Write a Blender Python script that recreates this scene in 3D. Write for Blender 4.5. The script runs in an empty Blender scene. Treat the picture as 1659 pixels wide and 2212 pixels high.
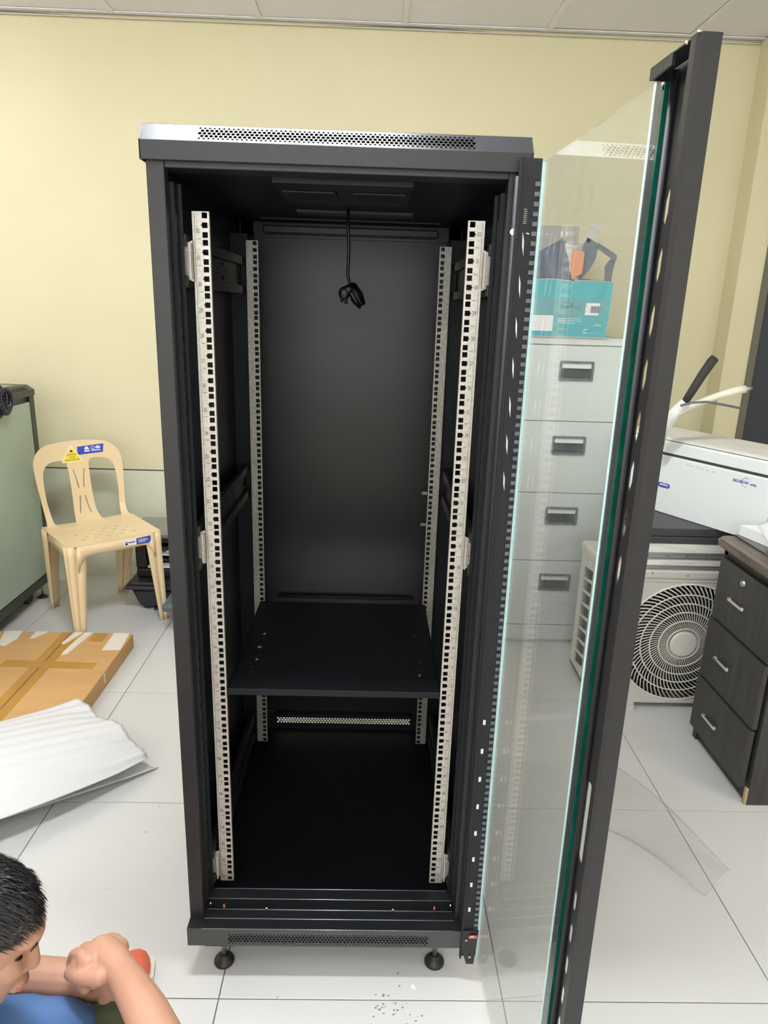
import bpy, bmesh, math, random
from mathutils import Vector, Matrix
random.seed(7)
SC = bpy.context.scene
COL = SC.collection
PI = math.pi
def srgb(r, g, b):
    f = lambda c: (c/255/12.92) if c/255 <= .04045 else ((c/255+.055)/1.055)**2.4
    return (f(r), f(g), f(b), 1)

# ------------------------------------------------ camera, world, lights, exposure
cam = bpy.data.cameras.new('camera'); camo = bpy.data.objects.new('camera', cam); COL.objects.link(camo)
cam.sensor_fit = 'VERTICAL'; cam.sensor_height = 36; cam.lens = 36*1509.2/2212
cam.clip_start = .02; cam.clip_end = 60
def rodr(r):
    a = math.sqrt(sum(c*c for c in r)); k = [c/a for c in r]
    K = Matrix(((0, -k[2], k[1]), (k[2], 0, -k[0]), (-k[1], k[0], 0)))
    return Matrix.Identity(3) + math.sin(a)*K + (1-math.cos(a))*(K @ K)
Mw = rodr((.283350903, -.0194917985, .027655855)) @ Matrix(((1, 0, 0), (0, 0, -1), (0, 1, 0)))
r_, d_, f_ = Mw[0], Mw[1], Mw[2]
camo.matrix_world = Matrix(((r_[0], -d_[0], -f_[0], .0622817), (r_[1], -d_[1], -f_[1], -1.309713),
                            (r_[2], -d_[2], -f_[2], 1.4304065), (0, 0, 0, 1)))
SC.camera = camo
SC.view_settings.view_transform = 'Standard'; SC.view_settings.look = 'None'
SC.view_settings.gamma = 1; SC.view_settings.use_curve_mapping = False
SC.view_settings.exposure = -0.3
W = bpy.data.worlds.new('world'); SC.world = W; W.use_nodes = True
W.node_tree.nodes['Background'].inputs[0].default_value = (.9, .95, 1, 1)
W.node_tree.nodes['Background'].inputs[1].default_value = .35
# ceiling light positions (x, y, size x, size y, strength); the lamp meshes are built with the ceiling
FIXTURES = [(-.2, -.12, .62, .2, 136), (-2.35, 1.05, 1.16, .16, 38), (-.3, -2.5, 1.16, .16, 36), (2.6, -1.2, 1.16, .16, 38),
            (-2.5, -1.7, 1.16, .16, 32)]

# ------------------------------------------------ materials
def mat(name, col, rough=.5, metal=0, noise=0, nscale=40, bump=0, bscale=200, col2=None, spec=.5, stretch=None, coat=0, alpha=None):
    m = bpy.data.materials.new(name); m.use_nodes = True; nt = m.node_tree; b = nt.nodes['Principled BSDF']
    b.inputs['Base Color'].default_value = col; b.inputs['Roughness'].default_value = rough
    b.inputs['Metallic'].default_value = metal; b.inputs['Specular IOR Level'].default_value = spec
    b.inputs['Coat Weight'].default_value = coat
    tc = nt.nodes.new('ShaderNodeTexCoord'); mp = nt.nodes.new('ShaderNodeMapping')
    nt.links.new(tc.outputs['Object'], mp.inputs[0])
    if stretch: mp.inputs['Scale'].default_value = stretch
    if noise or col2:
        n = nt.nodes.new('ShaderNodeTexNoise'); n.inputs['Scale'].default_value = nscale; n.inputs['Detail'].default_value = 5
        nt.links.new(mp.outputs[0], n.inputs[0])
        rp = nt.nodes.new('ShaderNodeValToRGB'); rp.color_ramp.elements[0].position = .35; rp.color_ramp.elements[1].position = .65
        c2 = col2 if col2 else tuple(c*(1-noise) for c in col[:3])+(1,)
        rp.color_ramp.elements[0].color = c2; rp.color_ramp.elements[1].color = col
        nt.links.new(n.outputs[0], rp.inputs[0]); nt.links.new(rp.outputs[0], b.inputs['Base Color'])
    if bump:
        n = nt.nodes.new('ShaderNodeTexNoise'); n.inputs['Scale'].default_value = bscale; n.inputs['Detail'].default_value = 3
        nt.links.new(mp.outputs[0], n.inputs[0])
        bp = nt.nodes.new('ShaderNodeBump'); bp.inputs['Strength'].default_value = bump; bp.inputs['Distance'].default_value = .002
        nt.links.new(n.outputs[0], bp.inputs['Height']); nt.links.new(bp.outputs[0], b.inputs['Normal'])
    return m
def emit(name, col, s):
    m = bpy.data.materials.new(name); m.use_nodes = True; b = m.node_tree.nodes['Principled BSDF']
    b.inputs['Base Color'].default_value = (.8, .8, .8, 1)
    b.inputs['Emission Color'].default_value = col; b.inputs['Emission Strength'].default_value = s
    return m
def clear(name, tint=(1, 1, 1, 1), ior=1.5, rough=0, dust=0, scratch=0):
    m = bpy.data.materials.new(name); m.use_nodes = True; nt = m.node_tree; nt.nodes.clear()
    out = nt.nodes.new('ShaderNodeOutputMaterial'); t = nt.nodes.new('ShaderNodeBsdfTransparent'); t.inputs[0].default_value = tint
    g = nt.nodes.new('ShaderNodeBsdfGlossy'); g.inputs['Roughness'].default_value = rough
    lw = nt.nodes.new('ShaderNodeLayerWeight'); lw.inputs[0].default_value = .5      # Schlick term, the same from both faces of the pane
    pw = nt.nodes.new('ShaderNodeMath'); pw.operation = 'POWER'; pw.inputs[1].default_value = 5
    f = nt.nodes.new('ShaderNodeMath'); f.operation = 'MULTIPLY_ADD'; f.inputs[1].default_value = ior; f.inputs[2].default_value = .035
    nt.links.new(lw.outputs['Facing'], pw.inputs[0]); nt.links.new(pw.outputs[0], f.inputs[0])
    mx = nt.nodes.new('ShaderNodeMixShader')
    nt.links.new(f.outputs[0], mx.inputs[0]); nt.links.new(t.outputs[0], mx.inputs[1]); nt.links.new(g.outputs[0], mx.inputs[2])
    last = mx.outputs[0]
    if dust:
        d = nt.nodes.new('ShaderNodeBsdfDiffuse'); d.inputs[0].default_value = (.9, .92, .92, 1)
        m2 = nt.nodes.new('ShaderNodeMixShader')
        tc = nt.nodes.new('ShaderNodeTexCoord'); mp = nt.nodes.new('ShaderNodeMapping'); mp.inputs['Scale'].default_value = (8, 60, 1.2)
        n = nt.nodes.new('ShaderNodeTexNoise'); n.inputs['Scale'].default_value = 1.6; n.inputs['Detail'].default_value = 6
        rp = nt.nodes.new('ShaderNodeMapRange'); rp.inputs[1].default_value = .35; rp.inputs[2].default_value = .75
        rp.inputs[3].default_value = dust*.5; rp.inputs[4].default_value = dust*1.6
        nt.links.new(tc.outputs['Object'], mp.inputs[0]); nt.links.new(mp.outputs[0], n.inputs[0]); nt.links.new(n.outputs[0], rp.inputs[0])
        nt.links.new(rp.outputs[0], m2.inputs[0]); nt.links.new(last, m2.inputs[1]); nt.links.new(d.outputs[0], m2.inputs[2]); last = m2.outputs[0]
    nt.links.new(last, out.inputs[0]); return m
M = {}
M['wall'] = mat('yellow_paint', srgb(226, 217, 180), .55, noise=.03, nscale=3, bump=.05, bscale=120)
M['dado'] = mat('green_yellow_paint', srgb(224, 224, 200), .45, noise=.03, nscale=3)
M['ceil'] = mat('ceiling_board', srgb(240, 235, 243), .9, noise=.02, nscale=12, bump=.1, bscale=300)
M['tbar'] = mat('ceiling_bar_paint', srgb(240, 236, 238), .6)
M['tile'] = mat('floor_tile_glaze', srgb(218, 217, 214), .22, noise=.025, nscale=2.2, bump=.02, bscale=6, spec=.45)
M['grout'] = mat('grout', srgb(120, 117, 110), .9, noise=.3, nscale=50)
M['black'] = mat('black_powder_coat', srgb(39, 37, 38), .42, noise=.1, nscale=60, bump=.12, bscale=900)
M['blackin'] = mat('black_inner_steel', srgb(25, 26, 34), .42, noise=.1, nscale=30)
M['blackmatt'] = mat('dull_black_steel', srgb(26, 26, 32), .65)
M['edgeshine'] = mat('bent_edge_highlight', srgb(190, 192, 196), .3, metal=.7)  # bright metal: the highlight on bent edges put into the colour
M['baselit'] = mat('lit_base_coat', srgb(66, 69, 68), .45, bump=.12, bscale=900)  # lighter than the posts: sheen from floor bounce put into the colour
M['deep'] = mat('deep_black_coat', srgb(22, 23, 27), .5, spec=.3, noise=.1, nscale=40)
M['cable'] = mat('black_cable', srgb(12, 12, 16), .4)
M['void'] = mat('vent_shade_black', srgb(9, 9, 9), .8)  # near-black that stands in for the shade behind the vent
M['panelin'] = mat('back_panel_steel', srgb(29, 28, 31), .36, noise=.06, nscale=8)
M['cap'] = mat('roof_powder_coat', srgb(52, 52, 54), .24, spec=.22, bump=.1, bscale=900)
M['zinc'] = mat('galvanised_steel', srgb(214, 207, 196), .5, metal=.55, col2=srgb(196, 189, 178), nscale=160)
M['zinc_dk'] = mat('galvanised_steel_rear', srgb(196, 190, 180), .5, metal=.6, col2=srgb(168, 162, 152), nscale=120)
M['ink'] = mat('stamped_ink', srgb(74, 68, 60), .7)
M['chrome'] = mat('chrome', srgb(225, 225, 225), .15, metal=1)
M['steel'] = mat('brushed_steel', srgb(180, 180, 178), .35, metal=.9)
M['rubber'] = mat('black_rubber', srgb(34, 33, 33), .42, noise=.2, nscale=60)
M['copper'] = mat('copper_screw', srgb(214, 140, 120), .35, metal=.8)
M['glass'] = clear('door_glass', (.98, .992, .985, 1), 0.6, 0, dust=.03)
M['edge'] = mat('pale_glass_edge', srgb(205, 240, 240), .2)
M['gedge'] = mat('green_glass_edge', srgb(22, 98, 80), .15, noise=.35, nscale=45)
M['film'] = clear('clear_plastic_film', (.975, .975, .975, 1), 0.6, .12, dust=.05)
M['filmrim'] = clear('plastic_film_rim', (.9, .9, .9, 1), .6, .1, dust=.12)
M['filmedge'] = mat('plastic_film_edge', srgb(196, 195, 190), .4)
M['chair'] = mat('beige_plastic', srgb(234, 208, 165), .32, spec=.5)
M['yellow'] = mat('yellow_print', srgb(250, 222, 60), .4)
M['blue'] = mat('blue_print', srgb(52, 72, 176), .4)
M['white'] = mat('white_print', srgb(240, 240, 240), .5)
M['dkblue'] = mat('navy_print', srgb(45, 50, 90), .5)
M['card'] = mat('cardboard', srgb(204, 160, 104), .75, noise=.08, nscale=5, bump=.1, bscale=60, stretch=(1, 4, 1))
M['tape'] = mat('brown_packing_tape', srgb(190, 140, 66), .25, noise=.1, nscale=12)
M['masking'] = mat('torn_white_tape', srgb(232, 222, 208), .6, noise=.06, nscale=30)
M['foam'] = mat('white_foam_sheet', srgb(222, 221, 221), .6, bump=.5, bscale=8, stretch=(1, 40, 1))
M['metalgrey'] = mat('office_grey_enamel', srgb(222, 225, 220), .42, noise=.02, nscale=3)
M['recess'] = mat('handle_recess_dark', srgb(62, 66, 68), .6, noise=.4, nscale=50, stretch=(1, 1, .2))
M['handlegrey'] = mat('handle_grey', srgb(112, 118, 120), .4, noise=.3, nscale=40, stretch=(1, 1, .2))
M['paper'] = mat('paper', srgb(240, 240, 240), .8)
M['teal'] = mat('teal_carton', srgb(70, 178, 184), .5, noise=.1, nscale=7, stretch=(3, 1, .6))
M['carton_edge'] = mat('carton_edge', srgb(214, 190, 180), .8)
M['bluegrey'] = mat('blue_grey_plastic', srgb(88, 104, 124), .35, noise=.35, nscale=9, stretch=(4, 1, .6))
M['greyframe'] = mat('grey_plastic_frame', srgb(104, 108, 116), .5, noise=.15, nscale=40)
M['orange'] = mat('orange_card', srgb(228, 150, 104), .6)
M['bag'] = mat('cloudy_plastic_bag', srgb(200, 196, 192), .3, noise=.15, nscale=18)
M['greybox'] = mat('grey_carton', srgb(178, 172, 164), .7, noise=.06, nscale=20)
M['acwhite'] = mat('appliance_cream', srgb(214, 209, 198), .45, noise=.03, nscale=8)
M['acgrille'] = mat('grille_cream', srgb(232, 227, 216), .4)
M['acdark'] = mat('condenser_dark', srgb(58, 56, 54), .7)
M['indoor'] = mat('appliance_white', srgb(232, 236, 236), .3, noise=.015, nscale=6)
M['indoortop'] = mat('appliance_white_dusty', srgb(226, 223, 214), .5, noise=.08, nscale=14)
M['slot'] = mat('dark_slot', srgb(70, 68, 64), .6)
M['plank'] = mat('scuffed_white_board', srgb(232, 228, 218), .6, noise=.16, nscale=14, stretch=(1, 1, 6))
M['alu'] = mat('aluminium', srgb(190, 192, 190), .35, metal=.6)
M['slab'] = mat('black_device_case', srgb(66, 65, 66), .5, noise=.1, nscale=20)
M['pipeblk'] = mat('black_foam_insulation', srgb(58, 54, 54), .8, noise=.3, nscale=30, bump=.5, bscale=60)
M['pipewht'] = mat('white_insulation', srgb(232, 226, 208), .6, noise=.06, nscale=20)
M['wrap'] = mat('white_wrap_tape', srgb(236, 234, 230), .45, noise=.12, nscale=26)
M['desk'] = mat('dark_wood_laminate', srgb(62, 60, 58), .5, col2=srgb(48, 46, 44), nscale=12, stretch=(6, 6, .5))
M['desktop'] = mat('brown_wood_laminate', srgb(118, 104, 92), .4, col2=srgb(84, 72, 62), nscale=9, stretch=(8, .6, 8))
M['deskedge'] = mat('desk_edge_band', srgb(74, 66, 60), .35)
M['chip'] = mat('chipped_board', srgb(186, 160, 130), .8)
M['smoke'] = mat('desk_glass', srgb(70, 66, 62), .08, spec=.8)
M['frost'] = mat('frosted_green_glass', srgb(172, 188, 172), .24, noise=.04, nscale=2, spec=.6)
M['cabblk'] = mat('olive_black_coat', srgb(62, 62, 56), .42)
M['cabtop'] = mat('grey_cover_plate', srgb(150, 148, 136), .4)
M['skin'] = mat('skin', srgb(200, 150, 124), .5, noise=.08, nscale=14, bump=.1, bscale=300)
M['skin'].node_tree.nodes['Principled BSDF'].inputs['Subsurface Weight'].default_value = .08
M['skin'].node_tree.nodes['Principled BSDF'].inputs['Subsurface Radius'].default_value = (.01, .004, .002)
M['hair'] = mat('black_hair', srgb(30, 27, 30), .38, spec=.6)
M['scalp'] = mat('dark_hair_base', srgb(28, 25, 26), .7)
M['denim'] = mat('blue_fabric', srgb(82, 118, 168), .8, noise=.3, nscale=5, bump=.2, bscale=500)
M['camo'] = mat('green_fabric', srgb(96, 106, 78), .85, col2=srgb(60, 68, 50), nscale=22)
M['shoe'] = mat('orange_shoe_upper', srgb(226, 112, 84), .6, noise=.08, nscale=40)
M['sole'] = mat('white_sole', srgb(228, 226, 214), .5)
M['eye'] = mat('eye_dark', srgb(25, 20, 18), .2)
M['lip'] = mat('lips', srgb(176, 112, 98), .5)
M['crate'] = mat('black_plastic_case', srgb(46, 47, 50), .42, noise=.1, nscale=20)
M['printer'] = mat('printer_black', srgb(26, 26, 28), .35)
M['printlid'] = mat('printer_lid_grey', srgb(132, 134, 126), .4)
M['bin'] = mat('blue_grey_bin', srgb(84, 98, 106), .5)
M['doorframe'] = mat('dark_aluminium_frame', srgb(108, 104, 92), .45)
M['doordark'] = mat('dark_tinted_pane', srgb(50, 56, 70), .3)
M['dirt'] = mat('dirt_crumbs', srgb(140, 134, 126), .9)
M['hose'] = mat('black_corrugated_hose', srgb(28, 28, 40), .35)
M['hosewht'] = mat('hose_stripe', srgb(170, 170, 185), .4)

# ------------------------------------------------ builders (all coordinates in millimetres, floor z = 0)
WLOC = {}
def tag(o, label=None, cat=None, group=None, kind=None):
    if label: o['label'] = label
    if cat: o['category'] = cat
    if group: o['group'] = group
    if kind: o['kind'] = kind
    return o
def thing(name, loc, label, cat, group=None, rz=0):
    o = bpy.data.objects.new(name, None); COL.objects.link(o); o.empty_display_size = .05
    o.location = Vector(loc)*.001; o.rotation_euler = (0, 0, rz)
    WLOC[o.name] = (Vector(loc) if rz == 0 else Vector((0, 0, 0)))   # rotated things are modelled in local space
    return tag(o, label, cat, group)
class MB:
    def __init__(s): s.bm = bmesh.new(); s.mi = 0
    def _set(s, fs):
        for f in fs: f.material_index = s.mi
    def box(s, x0, y0, z0, x1, y1, z1, bev=0, mtx=None):
        r = bmesh.ops.create_cube(s.bm, size=1)
        vs = r['verts']
        for v in vs:
            v.co = Vector(((x0+x1)/2+v.co.x*(x1-x0), (y0+y1)/2+v.co.y*(y1-y0), (z0+z1)/2+v.co.z*(z1-z0)))
        fs = list({f for v in vs for f in v.link_faces}); s._set(fs)
        if bev:
            es = list({e for v in vs for e in v.link_edges})
            rb = bmesh.ops.bevel(s.bm, geom=es, offset=bev, segments=2, affect='EDGES', profile=.5)
            vs = list({v for f in rb['faces'] for v in f.verts} | {v for v in vs if v.is_valid})
            s._set([f for v in vs for f in v.link_faces])
        if mtx is not None:
            for v in vs: v.co = mtx @ v.co
        return s
    def tube(s, pts, rad, n=10, cap=True, closed=False):
        pts = [Vector(p) for p in pts]; k = len(pts)
        rads = rad if isinstance(rad, (list, tuple)) else [rad]*k
        rings = []; up = None
        for i, p in enumerate(pts):
            if closed: t = pts[(i+1) % k]-pts[i-1]
            else: t = pts[min(i+1, k-1)]-pts[max(i-1, 0)]
            t.normalize()
            if up is None: up = Vector((0, 0, 1)) if abs(t.z) < .9 else Vector((0, 1, 0))
            a = t.cross(up).normalized(); b = a.cross(t).normalized(); up = b
            rings.append([s.bm.verts.new(p+rads[i]*(math.cos(2*PI*j/n)*a+math.sin(2*PI*j/n)*b)) for j in range(n)])
        m = k if closed else k-1
        for i in range(m):
            A, B = rings[i], rings[(i+1) % k]
            for j in range(n):
                f = s.bm.faces.new((A[j], A[(j+1) % n], B[(j+1) % n], B[j])); f.material_index = s.mi; f.smooth = True
        if cap and not closed:
            f = s.bm.faces.new(rings[0][::-1]); f.material_index = s.mi; f = s.bm.faces.new(rings[-1]); f.material_index = s.mi
        return s
    def ell(s, c, r, n=16, rot=None):
        res = bmesh.ops.create_uvsphere(s.bm, u_segments=n, v_segments=max(6, n*2//3), radius=1)
        for v in res['verts']:
            q = Vector((v.co.x*r[0], v.co.y*r[1], v.co.z*r[2]))
            if rot: q = rot @ q
            v.co = q+Vector(c)
        fs = {f for v in res['verts'] for f in v.link_faces}
        for f in fs: f.smooth = True; f.material_index = s.mi
        return s
    def poly(s, pts):
        f = s.bm.faces.new([s.bm.verts.new(p) for p in pts]); f.material_index = s.mi; return s
    def prism(s, prof, o, u, v, w):      # profile (a,b) -> o + a*u + b*v, swept by w
        o, u, v, w = Vector(o), Vector(u), Vector(v), Vector(w)
        A = [s.bm.verts.new(o+u*a+v*b) for a, b in prof]; B = [s.bm.verts.new(q.co+w) for q in A]
        n = len(A); fs = [s.bm.faces.new(A[::-1]), s.bm.faces.new(B)]
        for i in range(n): fs.append(s.bm.faces.new((A[i], A[(i+1) % n], B[(i+1) % n], B[i])))
        s._set(fs); bmesh.ops.recalc_face_normals(s.bm, faces=fs); return s
    def lathe(s, c, prof, n=20, axis='z'):
        rings = []
        for r, h in prof:
            rings.append([s.bm.verts.new(Vector(c)+({'z': Vector((r*math.cos(2*PI*j/n), r*math.sin(2*PI*j/n), h)),
                          'y': Vector((r*math.cos(2*PI*j/n), h, r*math.sin(2*PI*j/n))),
                          'x': Vector((h, r*math.cos(2*PI*j/n), r*math.sin(2*PI*j/n)))}[axis])) for j in range(n)])
        fs = []
        for A, B in zip(rings, rings[1:]):
            for j in range(n):
                f = s.bm.faces.new((A[j], A[(j+1) % n], B[(j+1) % n], B[j])); f.smooth = True; fs.append(f)
        fs += [s.bm.faces.new(rings[0][::-1]), s.bm.faces.new(rings[-1])]
        s._set(fs); bmesh.ops.recalc_face_normals(s.bm, faces=fs); return s
    def grid(s, fn, nu, nv):
        V = [[s.bm.verts.new(fn(i/nu, j/nv)) for j in range(nv+1)] for i in range(nu+1)]
        for i in range(nu):
            for j in range(nv):
                f = s.bm.faces.new((V[i][j], V[i+1][j], V[i+1][j+1], V[i][j+1])); f.smooth = True; f.material_index = s.mi
        return s
    def mesh(s, me, mtx):
        n0 = len(s.bm.verts); nf = len(s.bm.faces)
        s.bm.from_mesh(me); s.bm.verts.ensure_lookup_table(); s.bm.faces.ensure_lookup_table()
        for v in s.bm.verts[n0:]: v.co = mtx @ v.co
        for f in s.bm.faces[nf:]: f.material_index = s.mi
        bpy.data.meshes.remove(me); return s
    def plate(s, outer, holes, th, o, u, v):
        """flat sheet with real holes; (a,b) -> o+a*u+b*v, thickness th centred"""
        u, v = Vector(u), Vector(v); w = u.cross(v)
        mt = Matrix(((u.x, v.x, w.x, o[0]), (u.y, v.y, w.y, o[1]), (u.z, v.z, w.z, o[2]), (0, 0, 0, 1)))
        return s.mesh(curve_mesh(outer, holes, th), mt)
    def build(s, name, m, parent=None, smooth=None, kind=None, label=None, warp=None, solid=0, sub=0):
        off = WLOC.get(parent.name, Vector((0, 0, 0))) if parent else Vector((0, 0, 0))
        if warp:
            for v in s.bm.verts: v.co = warp(v.co)
        for v in s.bm.verts: v.co = (v.co-off)*.001
        me = bpy.data.meshes.new(name); s.bm.to_mesh(me); s.bm.free()
        for k in (m if isinstance(m, (list, tuple)) else [m]): me.materials.append(M[k] if isinstance(k, str) else k)
        if smooth is not None:
            for p in me.polygons: p.use_smooth = smooth
        ob = bpy.data.objects.new(name, me); COL.objects.link(ob); ob.parent = parent
        if parent: WLOC[ob.name] = off
        else: WLOC[ob.name] = Vector((0, 0, 0))
        if solid:
            q = ob.modifiers.new('solid', 'SOLIDIFY'); q.thickness = solid*.001; q.offset = 0
        if sub:
            q = ob.modifiers.new('sub', 'SUBSURF'); q.levels = sub; q.render_levels = sub
        return tag(ob, label, kind=kind)
def curve_mesh(outer, holes, th, flat=False):
    from mathutils.geometry import delaunay_2d_cdt
    def inside(p, lp):
        c = False; n = len(lp)
        for i in range(n):
            (x1, y1), (x2, y2) = lp[i][:2], lp[(i+1) % n][:2]
            if (y1 > p[1]) != (y2 > p[1]) and p[0] < (x2-x1)*(p[1]-y1)/(y2-y1)+x1: c = not c
        return c
    vs, es = [], []
    for lp in [outer]+list(holes):
        k = len(vs); n = len(lp)
        vs += [Vector((p[0], p[1])) for p in lp]; es += [(k+i, k+(i+1) % n) for i in range(n)]
    V, E_, F, _, _, _ = delaunay_2d_cdt(vs, es, [], 0, 1e-4)
    bb = [(min(p[0] for p in h), max(p[0] for p in h), min(p[1] for p in h), max(p[1] for p in h), h) for h in holes]
    bm = bmesh.new(); A = [bm.verts.new((v.x, v.y, th/2)) for v in V]
    top = []
    for f in F:
        c = ((V[f[0]].x+V[f[1]].x+V[f[2]].x)/3, (V[f[0]].y+V[f[1]].y+V[f[2]].y)/3)
        if not inside(c, outer): continue
        if any(b[0] < c[0] < b[1] and b[2] < c[1] < b[3] and inside(c, b[4]) for b in bb): continue
        try: top.append(bm.faces.new([A[i] for i in f]))
        except ValueError: pass
    bmesh.ops.recalc_face_normals(bm, faces=top)
    if top and top[0].normal.z == 0: [f.normal_update() for f in top]
    if top and top[0].normal.z < 0: bmesh.ops.reverse_faces(bm, faces=top)
    bd = [e for e in bm.edges if len(e.link_faces) == 1]
    low = {v: bm.verts.new((v.co.x, v.co.y, -th/2)) for v in A}
    for f in top: bm.faces.new([low[v] for v in reversed(f.verts)])
    for e in bd:
        l = e.link_loops[0]; a, b = l.vert, l.link_loop_next.vert
        bm.faces.new((b, a, low[a], low[b]))
    bmesh.ops.delete(bm, geom=[v for v in bm.verts if not v.link_faces], context='VERTS')
    me = bpy.data.meshes.new('tmp'); bm.to_mesh(me); bm.free(); return me
def text_mesh(body, size, align='CENTER', shear=0, ext=.15, weight=0):
    cu = bpy.data.curves.new('tmp', 'FONT'); cu.body = body; cu.size = size; cu.align_x = align; cu.align_y = 'CENTER'
    cu.shear = shear; cu.extrude = ext; cu.resolution_u = 2; cu.offset = weight
    ob = bpy.data.objects.new('tmp', cu); COL.objects.link(ob); bpy.context.view_layer.update()
    me = bpy.data.meshes.new_from_object(ob.evaluated_get(bpy.context.evaluated_depsgraph_get()))
    bpy.data.objects.remove(ob); bpy.data.curves.remove(cu); return me
def frame(o, u, v):
    u, v = Vector(u).normalized(), Vector(v).normalized(); w = u.cross(v)
    return Matrix(((u.x, v.x, w.x, o[0]), (u.y, v.y, w.y, o[1]), (u.z, v.z, w.z, o[2]), (0, 0, 0, 1)))
def rect(a0, b0, a1, b1): return [(a0, b0), (a1, b0), (a1, b1), (a0, b1)]
def circ(a, b, r, n=8): return [(a+r*math.cos(2*PI*(i+.5)/n), b+r*math.sin(2*PI*(i+.5)/n)) for i in range(n)]
def rrect(a0, b0, a1, b1, r, n=4):
    out = []
    for cx, cy, s in ((a1-r, b0+r, -PI/2), (a1-r, b1-r, 0), (a0+r, b1-r, PI/2), (a0+r, b0+r, PI)):
        out += [(cx+r*math.cos(s+PI/2*i/n), cy+r*math.sin(s+PI/2*i/n)) for i in range(n+1)]
    return out
def arcpts(fn, n): return [fn(i/n) for i in range(n+1)]
def copy_part(o, parent, loc=None, label=None):
    c = o.copy(); COL.objects.link(c); c.parent = parent; WLOC[c.name] = WLOC.get(o.name, Vector())
    if loc is not None: c.location = loc
    return c
def smoothstep(a, b, x):
    t = min(1, max(0, (x-a)/(b-a))); return t*t*(3-2*t)

# ------------------------------------------------ the room
XL, XR, YF, YB, ZC = -3600, 3300, -3700, 2262, 2630
fl = MB().box(XL, YF, -60, XR, YB+20, -3).build('floor', 'grout', kind='structure')
# tiles one by one
T = 612; X0, Y0 = -232, -158
tile_me = {}
for i in range(-5, 6):
    for j in range(-6, 4):
        a0, b0 = X0+i*T, Y0+j*T; a1, b1 = min(a0+T, XR), min(b0+T, YB)
        a0 = max(a0, XL); b0 = max(b0, YF)
        if a1-a0 < 20 or b1-b0 < 20: continue
        key = (round(a1-a0), round(b1-b0))
        if key not in tile_me:
            t = MB().box(-key[0]/2+1.2, -key[1]/2+1.2, -3, key[0]/2-1.2, key[1]/2-1.2, 0, bev=.8).build('floor_tile', 'tile', fl)
            tile_me[key] = t
        else: t = copy_part(tile_me[key], fl)
        t.location = ((a0+a1)/2000, (b0+b1)/2000, random.uniform(-.0002, 0))
wb = MB().box(XL, YB, 590, XR, YB+120, ZC+40).build('wall_back', 'wall', kind='structure')
MB().box(XL, YB-1, 0, XR, YB+119, 583).build('lower_panel', 'dado', wb)
MB().box(XL, YB+2, 583, XR, YB+100, 590).build('joint', 'slot', wb)
MB().box(XL-120, YF, 0, XL, YB+120, ZC+40).build('wall_left', 'wall', kind='structure')
MB().box(XR, YF, 0, XR+120, YB+120, ZC+40).build('wall_right', 'wall', kind='structure')
wf = MB().plate(rect(XL, 0, XR, ZC+40), [rect(-2600, 900, 1900, 2300)], 120, (0, YF-60, 0), (1, 0, 0), (0, 0, 1)).build('wall_front', 'wall', kind='structure')
wi = MB().plate(rect(-2600, 900, 1900, 2300), [rect(-2550, 950, -380, 2250), rect(-320, 950, 1850, 2250)], 50, (0, YF-40, 0), (1, 0, 0), (0, 0, 1)).build('fill_window', 'tbar', kind='structure')  # unseen window added behind the camera as fill for upright surfaces
MB().box(-2550, YF-52, 950, 1850, YF-46, 2250).build('fill_pane', emit('fill_pane_glow', (.92, .97, 1, 1), 4.0), wi)  # glowing pane added to brighten walls and rack front
wc = MB().box(1775, 2132, 0, 1893, YB, ZC).build('wall_column', 'wall', kind='structure')
MB().box(2900, 2132, 0, XR, YB, ZC).build('wall_corner', 'wall', kind='structure')
MB().box(1893, 2132, 2150, 2900, YB, ZC).build('wall_over_door', 'wall', kind='structure')
dr = MB().box(1893, 2124, 0, 1925, 2200, 2150).box(2850, 2124, 0, 2900, 2200, 2150).box(1950, 2124, 2090, 2850, 2200, 2150)\
    .box(1950, 2124, 0, 2850, 2200, 90).build('door_1', 'doorframe', kind='structure')
MB().box(1925, 2150, 90, 2110, 2170, 2090).build('door_panel', 'doordark', dr)
MB().box(2110, 2152, 90, 2850, 2166, 2090).build('door_pane', 'frost', dr)
# ceiling: boards between T-bars
cl = MB().box(XL, YF, ZC+18, XR, YB, ZC+60).build('ceiling', 'ceil', kind='structure')
CT = 638; CX0, CY0 = 172, YB-8
fixcells = []
cell_me = {}
xs = [CX0+k*CT for k in range(-6, 6)]; ys = [CY0-22-k*CT for k in range(0, 10)]
for i in range(len(xs)-1):
    for j in range(len(ys)-1):
        a0, a1, b1, b0 = max(xs[i], XL), min(xs[i+1], XR), ys[j], max(ys[j+1], YF)
        if a1-a0 < 30 or b1-b0 < 30: continue
        key = (round(a1-a0), round(b1-b0))
        if key not in cell_me:
            t = MB().box(-key[0]/2+12, -key[1]/2+12, 6, key[0]/2-12, key[1]/2-12, 16, bev=1.5).build('ceiling_board', 'ceil', cl); cell_me[key] = t
        else: t = copy_part(cell_me[key], cl)
        t.location = ((a0+a1)/2000, (b0+b1)/2000, (ZC+random.uniform(-1, 1))*.001)
for x in xs:
    if XL < x < XR:
        MB().box(x-12, YF, ZC-1, x+12, YB-30, ZC+5).build('ceiling_bar', 'tbar', cl)
for y in ys:
    MB().box(XL, y-12, ZC, XR, y+12, ZC+4).build('ceiling_bar', 'tbar', cl)
def trimf(u, v):
    x = XL+(XR-XL)*u; s = 4*math.sin(x*.0031+1)+2.5*math.sin(x*.0074)
    return Vector((x, YB-24+22*v, ZC-14+10*v+ (s if v > .5 else 0)-2))
MB().grid(trimf, 120, 2).build('trim_1', 'tbar', kind='structure', solid=2)
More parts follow.
